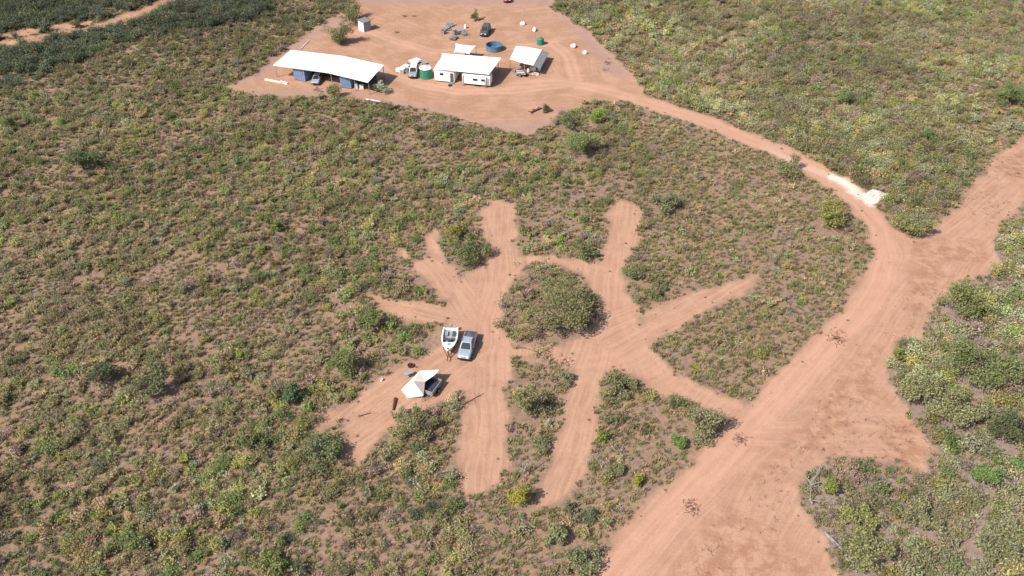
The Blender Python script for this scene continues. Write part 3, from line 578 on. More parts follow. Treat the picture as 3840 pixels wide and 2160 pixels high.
m = MB(); m.add([(-.84, -2.35, .872), (.84, -2.35, .872), (.9, -.4, .872), (.8, .7, .872), (-.8, .7, .872), (-.9, -.4, .872)], [(0, 1, 2, 3, 4, 5)]); m.obj('deck_floor', M_DECK, b)
m = MB(); m.add([(-.84, .85, 1.345), (.84, .85, 1.345), (.62, 1.5, 1.392), (.3, 2.1, 1.43), (-.3, 2.1, 1.43), (-.62, 1.5, 1.392)], [(0, 1, 2, 3, 4, 5)]); m.add([(-.84, .85, 1.345), (.84, .85, 1.345), (.84, .85, .88), (-.84, .85, .88)], [(3, 2, 1, 0)]); m.obj('foredeck', M_WHITE, b)
m = MB(); m.box(-.25, .15, 1.1, 1.5, 1.40, 1.44); m.obj('hatch', M_DECK, b)
for a, c_, d_, e_, mm in ((-.72, -.32, -1.75, -.85, M_CHAR), (.30, .70, -1.75, -.9, M_DECK), (-.75, -.25, -.35, .05, M_CHAR), (.25, .75, -.35, .05, M_CHAR)): m = MB(); m.box(a, c_, d_, e_, .875, 1.16); m.obj('seat', mm, b, bevel=.04)
m = MB(); m.box(-.22, .2, .1, .5, .875, 1.45); m.obj('console', M_CHAR, b, bevel=.05)
m = MB(); m.box(-.85, .85, -2.4, -2.1, .88, 1.2); m.obj('stern_bench', M_WHITE, b, bevel=.04)
m = MB(); m.box(-.2, .2, -2.95, -2.5, 1.15, 1.65); m.obj('outboard_motor', M_GREYP, b, bevel=.09); m = MB(); m.box(-.07, .07, -2.8, -2.5, .45, 1.16); m.obj('motor_leg', M_GREYP, b)
# camper trailer and its tent
cx = P4(1617, 1462); ct = thing('camper_trailer', 'grey open camper trailer under the right side of the white tent', 'trailer', (cx.x, cx.y, hz(cx.x, cx.y) + .005), R(-24)); KEEP.append((cx.x, cx.y, 3.5))
m = MB(); m.box(-.95, .95, -1.35, 1.25, .52, .60); m.obj('tub_floor', M_CHAR, ct)
for a, q, c_, d_ in ((-.98, -.90, -1.4, 1.3), (.90, .98, -1.4, 1.3), (-.898, .898, -1.4, -1.32), (-.898, .898, 1.22, 1.3)): m = MB(); m.box(a, q, c_, d_, .5, 1.12); m.obj('side_panel', M_GREYP, ct)
m = MB(); m.box(-.85, .85, -.95, 1.15, .605, .86); m.obj('mattress', M_NAVY, ct, bevel=.05)
for s in (-1, 1): wheel(ct, s * 1.1, -.1, .34, .2)
m = MB(); m.tube([(-.5, -1.4, .5), (0, -2.6, .48)], .04); m.tube([(.5, -1.4, .5), (0, -2.6, .48)], .04); m.tube([(0, -2.5, .03), (0, -2.5, .7)], .03); m.obj('drawbar', M_STEEL, ct)
tp = P4(1560, 1465); KEEP.append((tp.x, tp.y, 4.0)); te = thing('camper_tent', 'cream white canvas tent folded out over the camper trailer in the clearing', 'tent', (tp.x, tp.y, hz(tp.x, tp.y)), 0)
Q = {n_: P4(*q) - Vector((tp.x, tp.y, 0)) for n_, q in dict(L=(1505, 1460, .05), L2=(1507, 1463, .03), LL=(1529, 1493, .03), B=(1584, 1489, .30), B2=(1588, 1482, .85), pk=(1550, 1430, 2.25), pk2=(1594, 1431, 1.95), TL=(1574, 1390, 1.05), TLg=(1556, 1424, .03), TR=(1648, 1386, 1.85), R=(1628, 1408, 1.95)).items()}
def sheet(nm, ks, mm, th=.02):
    ps = [Q[k_] for k_ in ks]; nrm = (ps[1] - ps[0]).cross(ps[2] - ps[0]).normalized() * th; n_ = len(ps); m = MB(); m.add(ps + [p - nrm for p in ps], [tuple(range(n_)), tuple(range(2 * n_ - 1, n_ - 1, -1))] + [(i, (i + 1) % n_, n_ + (i + 1) % n_, n_ + i) for i in range(n_)]); return m.obj(nm, mm, te)
sheet('front_wall', ('L', 'LL', 'pk'), M_CANVAS); sheet('front_wall', ('LL', 'B', 'B2', 'pk'), M_CANVAS); sheet('roof_panel', ('pk', 'B2', 'pk2'), M_CANVAS_SHADE); sheet('back_wall_or_shade_screen', ('L', 'pk', 'TL'), M_CANVAS)  # roof panel's grey is canvas with the shade away from the sun painted in
sheet('awning', ('TL', 'pk', 'pk2'), M_CANVAS); sheet('awning', ('TL', 'pk2', 'R', 'TR'), M_CANVAS)
for k_ in ('TR', 'R', 'TL'): m = MB(); p = Q[k_]; m.tube([(p.x, p.y, 0), (p.x, p.y, p.z)], .02); m.obj('pole', M_STEEL, te)
# small camp things
def at4(px, py): p = P4(px, py); return Vector((p.x, p.y, hz(p.x, p.y)))
def small(name, label, cat_, px, py, rz, build, group=None):
    t = thing(name, label, cat_, at4(px, py), rz, group); build(t); return t
def bucket(t): m = MB(); m.lathe([(.16, 0), (.2, .36), (.18, .36), (.15, .03)], 16); m.obj('pail', M_WHITE, t); m = MB(); m.tube([(-.19, 0, .36), (0, 0, .5), (.19, 0, .36)], .012); m.obj('handle', M_STEEL, t)
small('bucket', 'small white bucket on bare earth left of the tent', 'bucket', 1431, 1428, 0, bucket)
def table(t):
    m = MB(); m.box(-.6, .6, -.35, .35, .68, .72); m.obj('table_top', M_DECK, t)
    for a in (-.52, .52):
        for q in (-.28, .28): m = MB(); m.tube([(a, q, 0), (a, q, .68)], .02); m.obj('leg', M_STEEL, t)
small('camp_table', 'small grey folding table at the upper left corner of the tent', 'table', 1532, 1412, .5, table)
def firepit(t): m = MB(); m.lathe([(.42, 0), (.45, .22), (.40, .22), (.36, .04)], 18); m.obj('fire_ring', M_RUST, t); m = MB(); m.tube([(-.3, -.1, .08), (.3, .12, .10)], .05); m.tube([(-.1, -.3, .08), (.1, .3, .16)], .05); m.obj('charred_wood', M_DARK, t)
small('fire_pit', 'small dark rusty fire ring above the tent', 'fire pit', 1541, 1374, 0, firepit)
def log_obj(name, label, cat_, pts, r0, r1, mm, twigs=0, seed=0, group=None):   # pts: list of (px, py, z)
    W = [P4(a, b, 0) for a, b, _ in pts]; base = Vector((W[0].x, W[0].y, hz(W[0].x, W[0].y))); t = thing(name, label, cat_, base, 0, group); rg = random.Random(seed)
    L_ = [Vector((p.x - base.x, p.y - base.y, hz(p.x, p.y) - base.z + z + r0 * .7)) for p, (_, _, z) in zip(W, pts)]; m = MB(); m.tube(L_, r0, r1, 8); m.obj('trunk', mm, t)
    for i in range(twigs):
        k_ = rg.randrange(len(L_) - 1); p = L_[k_].lerp(L_[k_ + 1], rg.random()); d = Vector((rg.uniform(-1, 1), rg.uniform(-1, 1), rg.uniform(.0, .5))).normalized() * rg.uniform(.6, 1.6); m = MB(); m.tube([p, p + d * .5 + Vector((0, 0, .08)), p + d], r1 * .8, r1 * .3, 5); m.tube([p + d * .5 + Vector((0, 0, .08)), p + d * .7 + Vector((rg.uniform(-.4, .4), rg.uniform(-.4, .4), .15))], r1 * .45, r1 * .2, 4); m.obj('branch', mm, t)
    return t
log_obj('log', 'short rust-red log lying on bare earth left below the tent', 'log', [(1483, 1497, 0), (1479, 1518, .02), (1475, 1540, 0)], .22, .12, M_RUST)
log_obj('fallen_tree', 'long grey fallen tree curving along the left edge of the lower right thicket', 'fallen tree', [(3075, 1765, .1), (3045, 1810, .1), (3025, 1850, .1), (3045, 1895, .05)], .22, .12, M_DEAD, 8, 3)
log_obj('fallen_tree', 'forked grey fallen tree at the bottom edge beside the dirt road', 'fallen tree', [(3090, 2005, .1), (3140, 2050, .1), (3180, 2080, .1), (3210, 2150, .05)], .22, .11, M_DEAD, 9, 4)
for i, (a, b) in enumerate(((3420, 1850), (3450, 1872), (3470, 1850), (3400, 1880))): log_obj('fallen_branch', ['straight grey branch, upper left of four in the lower right thicket', 'grey branch, middle of four in the lower right thicket', 'grey branch, right of four in the lower right thicket', 'grey branch, lowest of four in the lower right thicket'][i], 'branch', [(a, b, .1), (a + 36, b - 20, .1), (a + 74, b - 44 + 8 * i, .1)], .09, .04, M_DEAD, 2, 10 + i, 'grey branches in the lower right thicket')
log_obj('fallen_branch', 'thin dark branch lying across the bare earth beside the tent spur', 'branch', [(1345, 1562, .0), (1372, 1555, .03), (1392, 1548, 0)], .07, .03, M_REDTWIG, 4, 21)
log_obj('fallen_branch', 'red-brown branch lying on the spur track below the tent', 'branch', [(1735, 1520, 0), (1775, 1498, .06), (1815, 1475, 0)], .07, .03, M_REDTWIG, 8, 22)
log_obj('dead_tree', 'bare grey dead tree between the lower spur tracks', 'dead tree', [(1962, 1800, 0), (1965, 1790, .9), (1975, 1780, 1.7), (1990, 1765, 2.3)], .12, .04, M_DEAD, 14, 23)
def brush(label, px, py, s, seed, mm=M_REDTWIG):
    rg = np.random.default_rng(seed); tb = []
    for i in range(int(34 * s)):
        c_ = rg.normal(size=2) * s * .38; a_ = rg.random() * 6.283; l_ = rg.uniform(.25, .75); e_ = np.array([math.cos(a_) * l_, math.sin(a_) * l_, rg.uniform(-.05, .25)]); q_ = np.array([c_[0], c_[1], rg.uniform(.02, .28) * s * .5]); tb.append(tube_np([q_ - e_ * .5, q_ + rg.normal(size=3) * .05, q_ + e_ * .5], .03, .012, 3))
    v, f = cat(tb); v[:, 2] = np.maximum(v[:, 2], -.02); p = at4(px, py); t = thing('brush_heap', label, 'brush heap', p, 0); link('sticks', np_mesh('sticks', [(v, f, mm)]), t)
brush('red-brown heap of cleared brush on the left edge of the dirt road near the junction', 3140, 1270, 2.2, 301); brush('small heap of red-brown brush beside the road junction', 2775, 1650, 1.5, 302)
brush('flat heap of red-brown brush at the lower left edge of the dirt road', 2590, 1905, 1.6, 303); brush('red-brown brush at the foot of the largest tree beside the track', 2120, 1360, 1.3, 304); brush('reddish dry brush on the right edge of the sage-green junction tree', 2690, 1575, 1.8, 305)
# white gravel tipped beside the access track
gp = P4(3275, 738); t = thing('gravel_heap', 'white gravel heap tipped on the outer edge of the access track bend', 'gravel heap', (gp.x, gp.y, hz(gp.x, gp.y)), 0); rgv = np.random.default_rng(7); KEEP.append((gp.x, gp.y, 2.6)); m = MB(); rings = []
for i, q in enumerate((1.0, .86, .7, .5, .28, .08)): rings.append([((q * (2.5 + 1.0 * math.sin(3 * a + 1)) + rgv.normal() * .10) * math.cos(a), (q * (2.2 + .9 * math.sin(2 * a)) + rgv.normal() * .10) * math.sin(a), -.08 + (.1, .17, .22, .27, .31, .32)[i] + rgv.normal() * .05) for a in np.linspace(0, 6.283, 30, endpoint=False)])
m.loft(rings); m.obj('heap', M_GRAV, t, smooth=True)
for i in range(14): a = rgv.random() * 6.283; q = rgv.uniform(1.5, 3.2); s = rgv.uniform(.1, .25); m = MB(); m.lathe([(.3 * s, -.02), (s, .2 * s), (.9 * s, .7 * s), (.3 * s, s)], 7, (q * math.cos(a), q * math.sin(a) * .8, .04)); m.obj('stone', M_GRAV, t)
# four white boulders along the yard fence line
for i, (px, py, lab) in enumerate(((1960, 92, 'white boulder in the yard, uppermost of four in a row'), (2004, 116, 'white boulder in the yard just below the uppermost one'), (2150, 178, 'white boulder right of the small shed, third in the row from the top'), (2194, 200, 'white boulder right of the small shed, lowest of four'))):
    p = at4(px, py); bm = bmesh.new(); bmesh.ops.create_icosphere(bm, subdivisions=3, radius=.62); rg = random.Random(i)
    ph = [rg.random() * 6 for _ in range(3)]
    for v_ in bm.verts: n_ = 1 + .13 * math.sin(3 * v_.co.x * 1.9 + ph[0]) + .12 * math.sin(3 * v_.co.y * 2 + ph[1]) + .10 * math.sin(4 * v_.co.z + ph[2]); v_.co *= n_; v_.co.z = max(v_.co.z * .85, -.3)
    me = bpy.data.meshes.new('boulder'); bm.to_mesh(me); bm.free(); me.materials.append(M_STONE); o = bpy.data.objects.new('boulder', me); C.objects.link(o); o.location = (p.x, p.y, p.z + .27); tag(o, lab, 'boulder', 'white boulders along the yard edge')

# ------------------------------------------------------------------ long shed over two containers
def rel(p, o): return Vector((p.x - o.x, p.y - o.y, p.z - o.z))
so_ = P4(1210, 305); so_.z = 0; sh = thing('long_shed', 'long open shed with a white roof bent in the middle, left in the yard', 'shed', so_, 0)
HF, HB = 3.05, 3.35
fl, fm, fr = P4(1023, 245, HF), P4(1232, 274, HF), P4(1379, 310, HF); bl, bm_, br = P4(1090, 187, HB), P4(1288, 210, HB), P4(1440, 244, HB)
def roof(parent, o, quad, n, mm=M_ROOF, th=.05, nm='roof_sheet'):
    a, b_, c_, d_ = quad
    for i in range(n):
        t0 = i / n + .002; t1 = (i + 1) / n - .002; dz = Vector((0, 0, .012 * (i % 2))); m = MB(); m.slab([rel(a.lerp(b_, t0), o) + dz, rel(a.lerp(b_, t1), o) + dz, rel(d_.lerp(c_, t1), o) + dz, rel(d_.lerp(c_, t0), o) + dz], th); m.obj(nm, mm, parent)
roof(sh, so_, (fl, fm, bm_, bl), 15); roof(sh, so_, (fm, fr, br, bm_), 11)
def posts(parent, o, pts, r=.07, mm=M_STEEL):
    for p in pts: q = rel(p, o); z0 = hz(p.x, p.y); m = MB(); m.box(q.x - r, q.x + r, q.y - r, q.y + r, z0 - .1, p.z - .07); m.obj('post', mm, parent)
ins = lambda a, b_, t_: a.lerp(b_, t_)
posts(sh, so_, [ins(fl, bl, .12), ins(ins(fl, fm, .38), ins(bl, bm_, .38), .12), ins(fm, bm_, .12), ins(ins(fm, fr, .97), ins(bm_, br, .97), .10), ins(bl, fl, .06), ins(bm_, fm, .06), ins(br, fr, .06), ins(ins(fm, fr, .62), ins(bm_, br, .62), .1)])
for a, b_ in ((fl, fm), (fm, fr), (bl, bm_), (bm_, br)):
    q0 = rel(a, so_) - Vector((0, 0, .12)); q1 = rel(b_, so_) - Vector((0, 0, .12)); inn_ = (rel(bm_, so_) - rel(fm, so_)).normalized() * (.3 if a in (fl, fm) and b_ in (fm, fr) else -.3); m = MB(); m.tube([q0 + inn_, q1 + inn_], .06, n=4); m.obj('beam', M_STEEL, sh)
wl, wm, wr = fl.lerp(bl, .56), fm.lerp(bm_, .56), fr.lerp(br, .56)
for a, b_, s0 in ((wl, wm, .30), (wm, wr, .01)):
    q0 = rel(a.lerp(b_, s0), so_); q1 = rel(a.lerp(b_, .99), so_); q0.z = q1.z = 3.12; m = MB(); dn = dir_of(q0, q1); nn = Vector((-dn.y, dn.x, 0)) * -.2; m.add([(p + nn + s * nn * .1 - Vector((0, 0, h))) for s in (0, 1) for p, h in ((q0, .06), (q1, .06), (q1, 3.3), (q0, 3.3))], [(0, 1, 2, 3), (7, 6, 5, 4), (0, 4, 5, 1), (2, 6, 7, 3), (1, 5, 6, 2), (0, 3, 7, 4)]); m.obj('back_wall_or_shade_screen', M_NAVY, sh)  # dark partition added partway back to deepen the shade under the roof
KEEP += [(so_.x - 8, so_.y + 4, 6), (so_.x, so_.y + 3, 6), (so_.x + 8, so_.y, 6)]
def container(label, a4, b4, L=2.99, H=2.85):
    a, b_ = P4(*a4), P4(*b4); d = dir_of(a, b_); w_ = (b_ - a).length; z = hz(a.x, a.y); t = thing('shipping_container', label, 'container', (a.x, a.y, z), math.atan2(d.y, d.x))
    m = MB(); n = int(L / .28); 
    for i in range(n): y0 = .06 + i * (L - .12) / n; e = .05 if i % 2 else .02; m.box(e, w_ - e, y0, y0 + (L - .12) / n, .12, H - .05)
    m.obj('wall', M_BLUE, t)
    for xx in (0, w_ - .1):
        for yy in (0, L - .1): m = MB(); m.box(xx, xx + .1, yy - .012, yy + .112, .0, H); m.obj('corner_post', M_BLUE, t)
    for xx, xe in ((.12, w_ / 2 - .01), (w_ / 2 + .01, w_ - .12)):
        m = MB(); m.box(xx, xe, -.01, .05, .14, H - .1); dd = m.obj('door', M_BLUE, t)
        for q in (.3, .7): m = MB(); m.tube([(xx + (xe - xx) * q, -.05, .2), (xx + (xe - xx) * q, -.05, H - .2)], .02); m.obj('locking_bar', M_STEEL, dd)
    m = MB(); m.box(.0, w_, -.005, L, H - .05, H); m.obj('roof', M_BLUE, t)
container('pale blue shipping container under the left half of the long shed', (1104, 300), (1146, 307)); container('pale blue shipping container under the right half of the long shed', (1278, 329), (1317, 334))
x, y, rz = axis_place((1186, 300), .6, (1190, 283), 1.0); vehicle('parked_car', 'pale silver car parked in the shade under the long shed', 'car', (x, y, hz(x, y) + .005), rz, 'car', M_SILVER)
def drum(mm, r=.29, h=.88):
    def f(t):
        m = MB(); m.lathe([(r * .96, 0), (r, .03), (r, h * .33), (r * 1.04, h * .35), (r, h * .37), (r, h * .65), (r * 1.04, h * .67), (r, h * .69), (r, h - .02), (r * .96, h), (r * .9, h - .02)], 20); m.obj('barrel', mm, t)
        m = MB(); m.lathe([(.05, h - .02), (.05, h + .02)], 10, (r * .5, 0, 0)); m.obj('cap', M_DARK, t)
    return f
small('drum', 'white drum under the right end of the long shed', 'drum', 1337, 331, 0, drum(M_WHITE, .34, 1.0)); 
def cabinet(mm, w_=.7, d_=.65, h_=1.5):
    def f(t):
        m = MB(); m.box(-w_ / 2, w_ / 2, -d_ / 2, d_ / 2, .03, h_); m.obj('case', mm, t, bevel=.03); m = MB(); m.box(-w_ / 2 + .01, w_ / 2 - .01, -d_ / 2 - .05, -d_ / 2 - .003, .06, h_ * .62); dd = m.obj('door', mm, t); m = MB(); m.box(w_ / 2 - .1, w_ / 2 - .07, -d_ / 2 - .08, -d_ / 2 - .052, .4, .8); m.obj('handle', M_STEEL, dd)
    return f
small('fridge', 'white fridge beside the drum under the long shed', 'fridge', 1356, 334, .2, cabinet(M_WHITE, .9, .7, .95))
small('jerrycan', 'small yellow container left of the right blue shipping container', 'container', 1266, 333, .3, lambda t: (lambda m: m.box(-.2, .2, -.15, .15, 0, .55) and m.obj('can', M_YEL, t, bevel=.04))(MB()) and (lambda m: m.tube([(-.1, 0, .55), (0, 0, .63), (.1, 0, .55)], .02) and m.obj('handle', M_DARK, t))(MB()))
for i, (a, b_, mm, lab) in enumerate((((994, 300), (1055, 312), M_TIM, 'long pinkish white beam lying left of the long shed'), ((1052, 308), (1078, 316), M_WHITE, 'short cream white beam at the right end of the long one by the shed'))):
    p, q = P4(*a), P4(*b_); t = thing('beam', lab, 'beam', (p.x, p.y, hz(p.x, p.y)), 0); d = dir_of(p, q); s = Vector((-d.y, d.x, 0)) * .17; L_ = (q - p); L_.z = 0
    for kk_ in (-1, 1): m = MB(); o_ = s * kk_ * .55; m.add([o_ - s * .5, o_ + s * .5, o_ + s * .5 + L_, o_ - s * .5 + L_] + [v_ + Vector((0, 0, .3 + .03 * kk_)) for v_ in (o_ - s * .5, o_ + s * .5, o_ + s * .5 + L_, o_ - s * .5 + L_)], [(3, 2, 1, 0), (4, 5, 6, 7), (0, 1, 5, 4), (1, 2, 6, 5), (2, 3, 7, 6), (3, 0, 4, 7)]); m.obj('plank', mm, t)
for a, b_, lab in (((1128, 186), (1160, 152), 'thin white pipe lying behind the left end of the long shed'), ((1366, 372), (1428, 384), 'thin pale pipe on the ground below the right end of the long shed')):
    p, q = P4(*a), P4(*b_); t = thing('pipe', lab, 'pipe', (p.x, p.y, hz(p.x, p.y)), 0); m = MB(); L_ = q - p; m.tube([(0, 0, .1), (L_.x, L_.y, hz(q.x, q.y) - hz(p.x, p.y) + .1)], .09, n=10); m.obj('tube', M_WHITE, t); m = MB(); m.tube([(-L_.x * .01, -L_.y * .01, .1), (L_.x * .02, L_.y * .02, .1)], .115, n=10); m.obj('collar', M_STEEL, t)

# ------------------------------------------------------------------ caravan under its big roof, white hut, tank, shade sail
ao = P4(1770, 300); ao.z = 0; an = thing('carport', 'wide white flat roof on posts over the caravan in the yard', 'carport', ao, 0)
HA = 3.15; A_ = (P4(1712, 267, HA - .1), P4(1834, 279, HA - .1), P4(1880, 217, HA + .15), P4(1742, 206, HA + .15)); roof(an, ao, A_, 9)
roof(an, ao, (P4(1640, 258, HA - .12), P4(1711, 267, HA - .1), P4(1741, 206, HA + .15), P4(1658, 200, HA + .13)), 5)
posts(an, ao, [P4(1818, 280, 3.0), P4(1732, 272, 3.0), P4(1868, 220, 3.2), P4(1760, 212, 3.2), P4(1664, 204, 3.2)]); KEEP.append((ao.x, ao.y + 3, 8))
a, b_ = P4(1734, 320), P4(1838, 330); d = dir_of(a, b_); cl = (b_ - a).length; z = hz(a.x, a.y); cv = thing('caravan', 'white caravan with small dark windows under the wide white roof', 'caravan', (a.x, a.y, z), math.atan2(d.y, d.x))
m = MB(); m.loft([[(x_, y_, z_) for y_, z_ in ((.05, .45), (0, 1.2), (.08, 2.2), (.3, 2.45), (1.9, 2.45), (2.12, 2.2), (2.2, 1.2), (2.15, .45))] for x_ in (.12, .0, cl, cl - .1)][1:3]); m.obj('body', M_WHITE, cv, bevel=.06)
for x0_, x1_ in ((.38, .55), (.68, .80)): m = MB(); m.box(cl * x0_, cl * x1_, -.025, .05, 1.3, 1.75); w_ = m.obj('window', M_GLASS, cv); m = MB(); m.box(cl * x0_ - .05, cl * x1_ + .05, -.035, .04, 1.76, 1.82); m.obj('frame', M_STEEL, w_)
m = MB(); m.box(cl * .87, cl * .97, -.02, .05, .6, 2.1); dd = m.obj('door', M_DECK, cv); m = MB(); m.box(cl * .88, cl * .90, -.06, -.025, 1.2, 1.35); m.obj('handle', M_DARK, dd)
m = MB(); m.box(.3, cl - .3, .3, 1.9, .3, .44); m.obj('chassis', M_DARK, cv); wheel(cv, 0, 0, .01, .01) if False else None
for yy in (.25, 1.95):
    for q in (.45, .57): m = MB(); n = 16; m.loft([[(cl * q + .33 * math.cos(6.2832 * j / n), yy + dx, .33 + .33 * math.sin(6.2832 * j / n)) for j in range(n)] for dx in (-.1, .1)]); m.obj('wheel', M_DARK, cv)
a, b_ = P4(1630, 305), P4(1704, 312); d = dir_of(a, b_); w_ = (b_ - a).length; z = hz(a.x, a.y); h_ = thing('white_hut', 'white box-shaped hut with one small window left of the caravan', 'hut', (a.x, a.y, z), math.atan2(d.y, d.x)); KEEP.append((a.x, a.y + 3, 5))
for nm, bx in (('wall', (0, w_, 0, .1, .25, 2.7)), ('wall', (0, .1, .102, 4.5, .25, 2.7)), ('wall', (w_ - .1, w_, .102, 4.5, .25, 2.7)), ('wall', (.102, w_ - .102, 4.4, 4.5, .25, 2.7))): m = MB(); m.box(*bx); m.obj(nm, M_WHITE, h_)
m = MB(); m.box(-.12, w_ + .12, -.15, 4.7, 2.703, 2.80); m.obj('roof', M_ROOF, h_); m = MB(); m.box(.15, w_ - .15, .15, 4.35, .05, .25); m.obj('stumps', M_DARK, h_); m = MB(); m.box(0.102, w_ - .102, .102, 4.398, .25, .3); m.obj('floor', M_DECK, h_)
m = MB(); m.box(w_ * .28, w_ * .46, -.025, .02, 1.55, 2.05); wn_ = m.obj('window', M_GLASS, h_); m = MB(); m.box(w_ * .26, w_ * .48, -.05, .02, 1.48, 1.54); m.obj('sill', M_WHITE, wn_)
m = MB(); m.box(w_ * .80, w_ * .97, -.03, .02, .3, 2.2); dd = m.obj('door', M_CHAR, h_); m = MB(); m.box(w_ * .82, w_ * .84, -.07, -.035, 1.1, 1.25); m.obj('handle', M_STEEL, dd)
m = MB(); m.box(w_ * .76, w_, -.75, -.06, .0, .22); m.obj('step', M_SCRAP, h_)
def tank(label, px, py, r, h, mm, lid, name='water_tank'):
    p = at4(px, py); t = thing(name, label, 'tank', p, 0); m = MB(); pr = []
    for i in range(13): pr.append((r * (1.0 if i % 2 else .975), h * i / 12))
    m.lathe(pr, 32); m.obj('wall', mm, t, smooth=False); m = MB(); m.lathe([(r * 1.02, h + .003), (r * 1.02, h + .06), (r * .6, h + .28), (r * .18, h + .36), (r * .18, h + .42), (.02, h + .42)], 32); m.obj('lid', lid, t, smooth=True); return t
tank('round green water tank with a white lid left of the white hut', 1599, 289, 1.38, 2.15, M_GREEN, M_WHITE); tank('small round green tank behind the small right shed', 2026, 166, .85, 1.25, M_GREEN, M_GREEN)
p = at4(1853, 186); t = thing('stock_tank', 'round open blue stock tank in the yard behind the carport', 'tank', p, 0); m = MB(); r = 1.85; m.lathe([(r, -.02), (r, .4), (r * 1.015, .43), (r, .46), (r, 1.2), (r * 1.02, 1.24), (r * .97, 1.24), (r * .965, 1.18), (r * .965, .1), (.02, .1)], 40); m.obj('wall', M_TANKB, t, smooth=False); m = MB(); m.lathe([(r * .96, .12), (.02, .125)], 40); m.obj('liner', M_TANKI, t)
o_ = P4(1740, 200); o_.z = 0; t = thing('shade_sail', 'small white shade sail on posts behind the carport', 'shade sail', o_, 0); cs_ = [P4(1701, 196, 2.3), P4(1760, 203, 2.3), P4(1785, 172, 2.5), P4(1708, 162, 2.5)]; m = MB(); nn = 8; vs = []
for i in range(nn + 1):
    for j in range(nn + 1): s_, q_ = i / nn, j / nn; pin = .10 * (math.sin(math.pi * s_) * (2 * q_ - 1) * -1); pin2 = .10 * (math.sin(math.pi * q_) * (2 * s_ - 1) * -1); p = cs_[0].lerp(cs_[1], s_ + pin2 * .5).lerp(cs_[3].lerp(cs_[2], s_ + pin2 * .5), q_ + pin * .9); vs.append(rel(p, o_) - Vector((0, 0, .25 * math.sin(math.pi * s_) * math.sin(math.pi * q_))))
m.add(vs, [(i * (nn + 1) + j, i * (nn + 1) + j + 1, (i + 1) * (nn + 1) + j + 1, (i + 1) * (nn + 1) + j) for i in range(nn) for j in range(nn)]); sa = m.obj('sail', M_WHITE, t); sd = sa.modifiers.new('thick', 'SOLIDIFY'); sd.thickness = .03
posts(t, o_, cs_, .05)
# ------------------------------------------------------------------ small right shed and its clutter
o_ = P4(1962, 262); o_.z = 0; t = thing('small_shed', 'small white-roofed open shed at the right of the yard buildings', 'shed', o_, 0); KEEP.append((o_.x, o_.y + 2, 5))
rf = [P4(1912, 221, 2.55), P4(1966, 238, 2.8), P4(1978, 176, 2.8), P4(1934, 174, 2.55)]; rf2 = [P4(1966, 238, 2.8), P4(2000, 246, 2.5), P4(2033, 186, 2.5), P4(1978, 176, 2.8)]
roof(t, o_, rf, 4); roof(t, o_, rf2, 3, M_ROOFP)  # right slope in a pinkish tone, left slope white
posts(t, o_, [rf[0].lerp(rf[3], .06), rf[1].lerp(rf[2], .05) - Vector((0, 0, .05)), rf2[1].lerp(rf2[2], .06), rf[3].lerp(rf[0], .05), rf2[2].lerp(rf2[1], .05)])
e0, e1 = rel(rf2[1], o_), rel(rf2[2], o_); m = MB(); dn = Vector((1.5, .2, -.85)); m.slab([e0 + Vector((.03, 0, -.08)), e0 + dn, e1 + dn, e1 + Vector((.03, 0, -.08))], .03); m.obj('side_awning', M_GREYP, t)
b0, b1 = rel(rf[3], o_), rel(rf2[2], o_); m = MB(); m.add([b0 + Vector((0, -.3, -.1)), b1 + Vector((0, -.3, -.1)), Vector((b1.x, b1.y - .3, 0)), Vector((b0.x, b0.y - .3, 0)), b0 + Vector((0, -.24, -.1)), b1 + Vector((0, -.24, -.1)), Vector((b1.x, b1.y - .24, 0)), Vector((b0.x, b0.y - .24, 0))], [(0, 1, 2, 3), (7, 6, 5, 4), (0, 4, 5, 1), (3, 2, 6, 7), (0, 3, 7, 4), (1, 5, 6, 2)]); m.obj('back_wall_or_shade_screen', M_NAVY, t)
small('workbench', 'grey workbench in front of the small right shed', 'bench', 1945, 262, .1, table)
small('drum', 'white drum in front of the small right shed, left of a pair', 'drum', 1982, 272, 0, drum(M_WHITE)); small('drum', 'white drum at the right front corner of the small shed', 'drum', 2022, 264, 0, drum(M_WHITE, .33, .7)); small('fridge', 'low white chest freezer beside the drums at the small shed', 'freezer', 1998, 264, .1, cabinet(M_WHITE, 1.3, .7, .85))
def trailer_b(t):
    m = MB(); m.box(-.8, .8, -1.2, 1.2, .5, .56); m.obj('bed', M_SCRAP, t)
    for bx in ((-.82, -.77, -1.2, 1.2, .5, .95), (.77, .82, -1.2, 1.2, .5, .95), (-.768, .768, -1.2, -1.15, .5, .95), (-.768, .768, 1.15, 1.2, .5, .95)): m = MB(); m.box(*bx); m.obj('side_board', M_GREYP, t)
    for s in (-1, 1): wheel(t, s * .95, 0, .32, .2)
    m = MB(); m.tube([(0, -1.2, .5), (0, -2.3, .46)], .045); m.tube([(0, -2.2, .02), (0, -2.2, .6)], .03); m.obj('drawbar', M_STEEL, t)
    for i in range(6): m = MB(); a = -.6 + .22 * i; m.box(a, a + .18, -1.0 + .1 * (i % 3), 1.0 - .15 * (i % 2), .57, .75 + .09 * (i % 3)); m.obj('load', (M_SCRAP, M_WHITE, M_RUST)[i % 3], t)
small('box_trailer', 'grey box trailer loaded with scrap in front of the small right shed', 'trailer', 1952, 282, R(80), trailer_b)
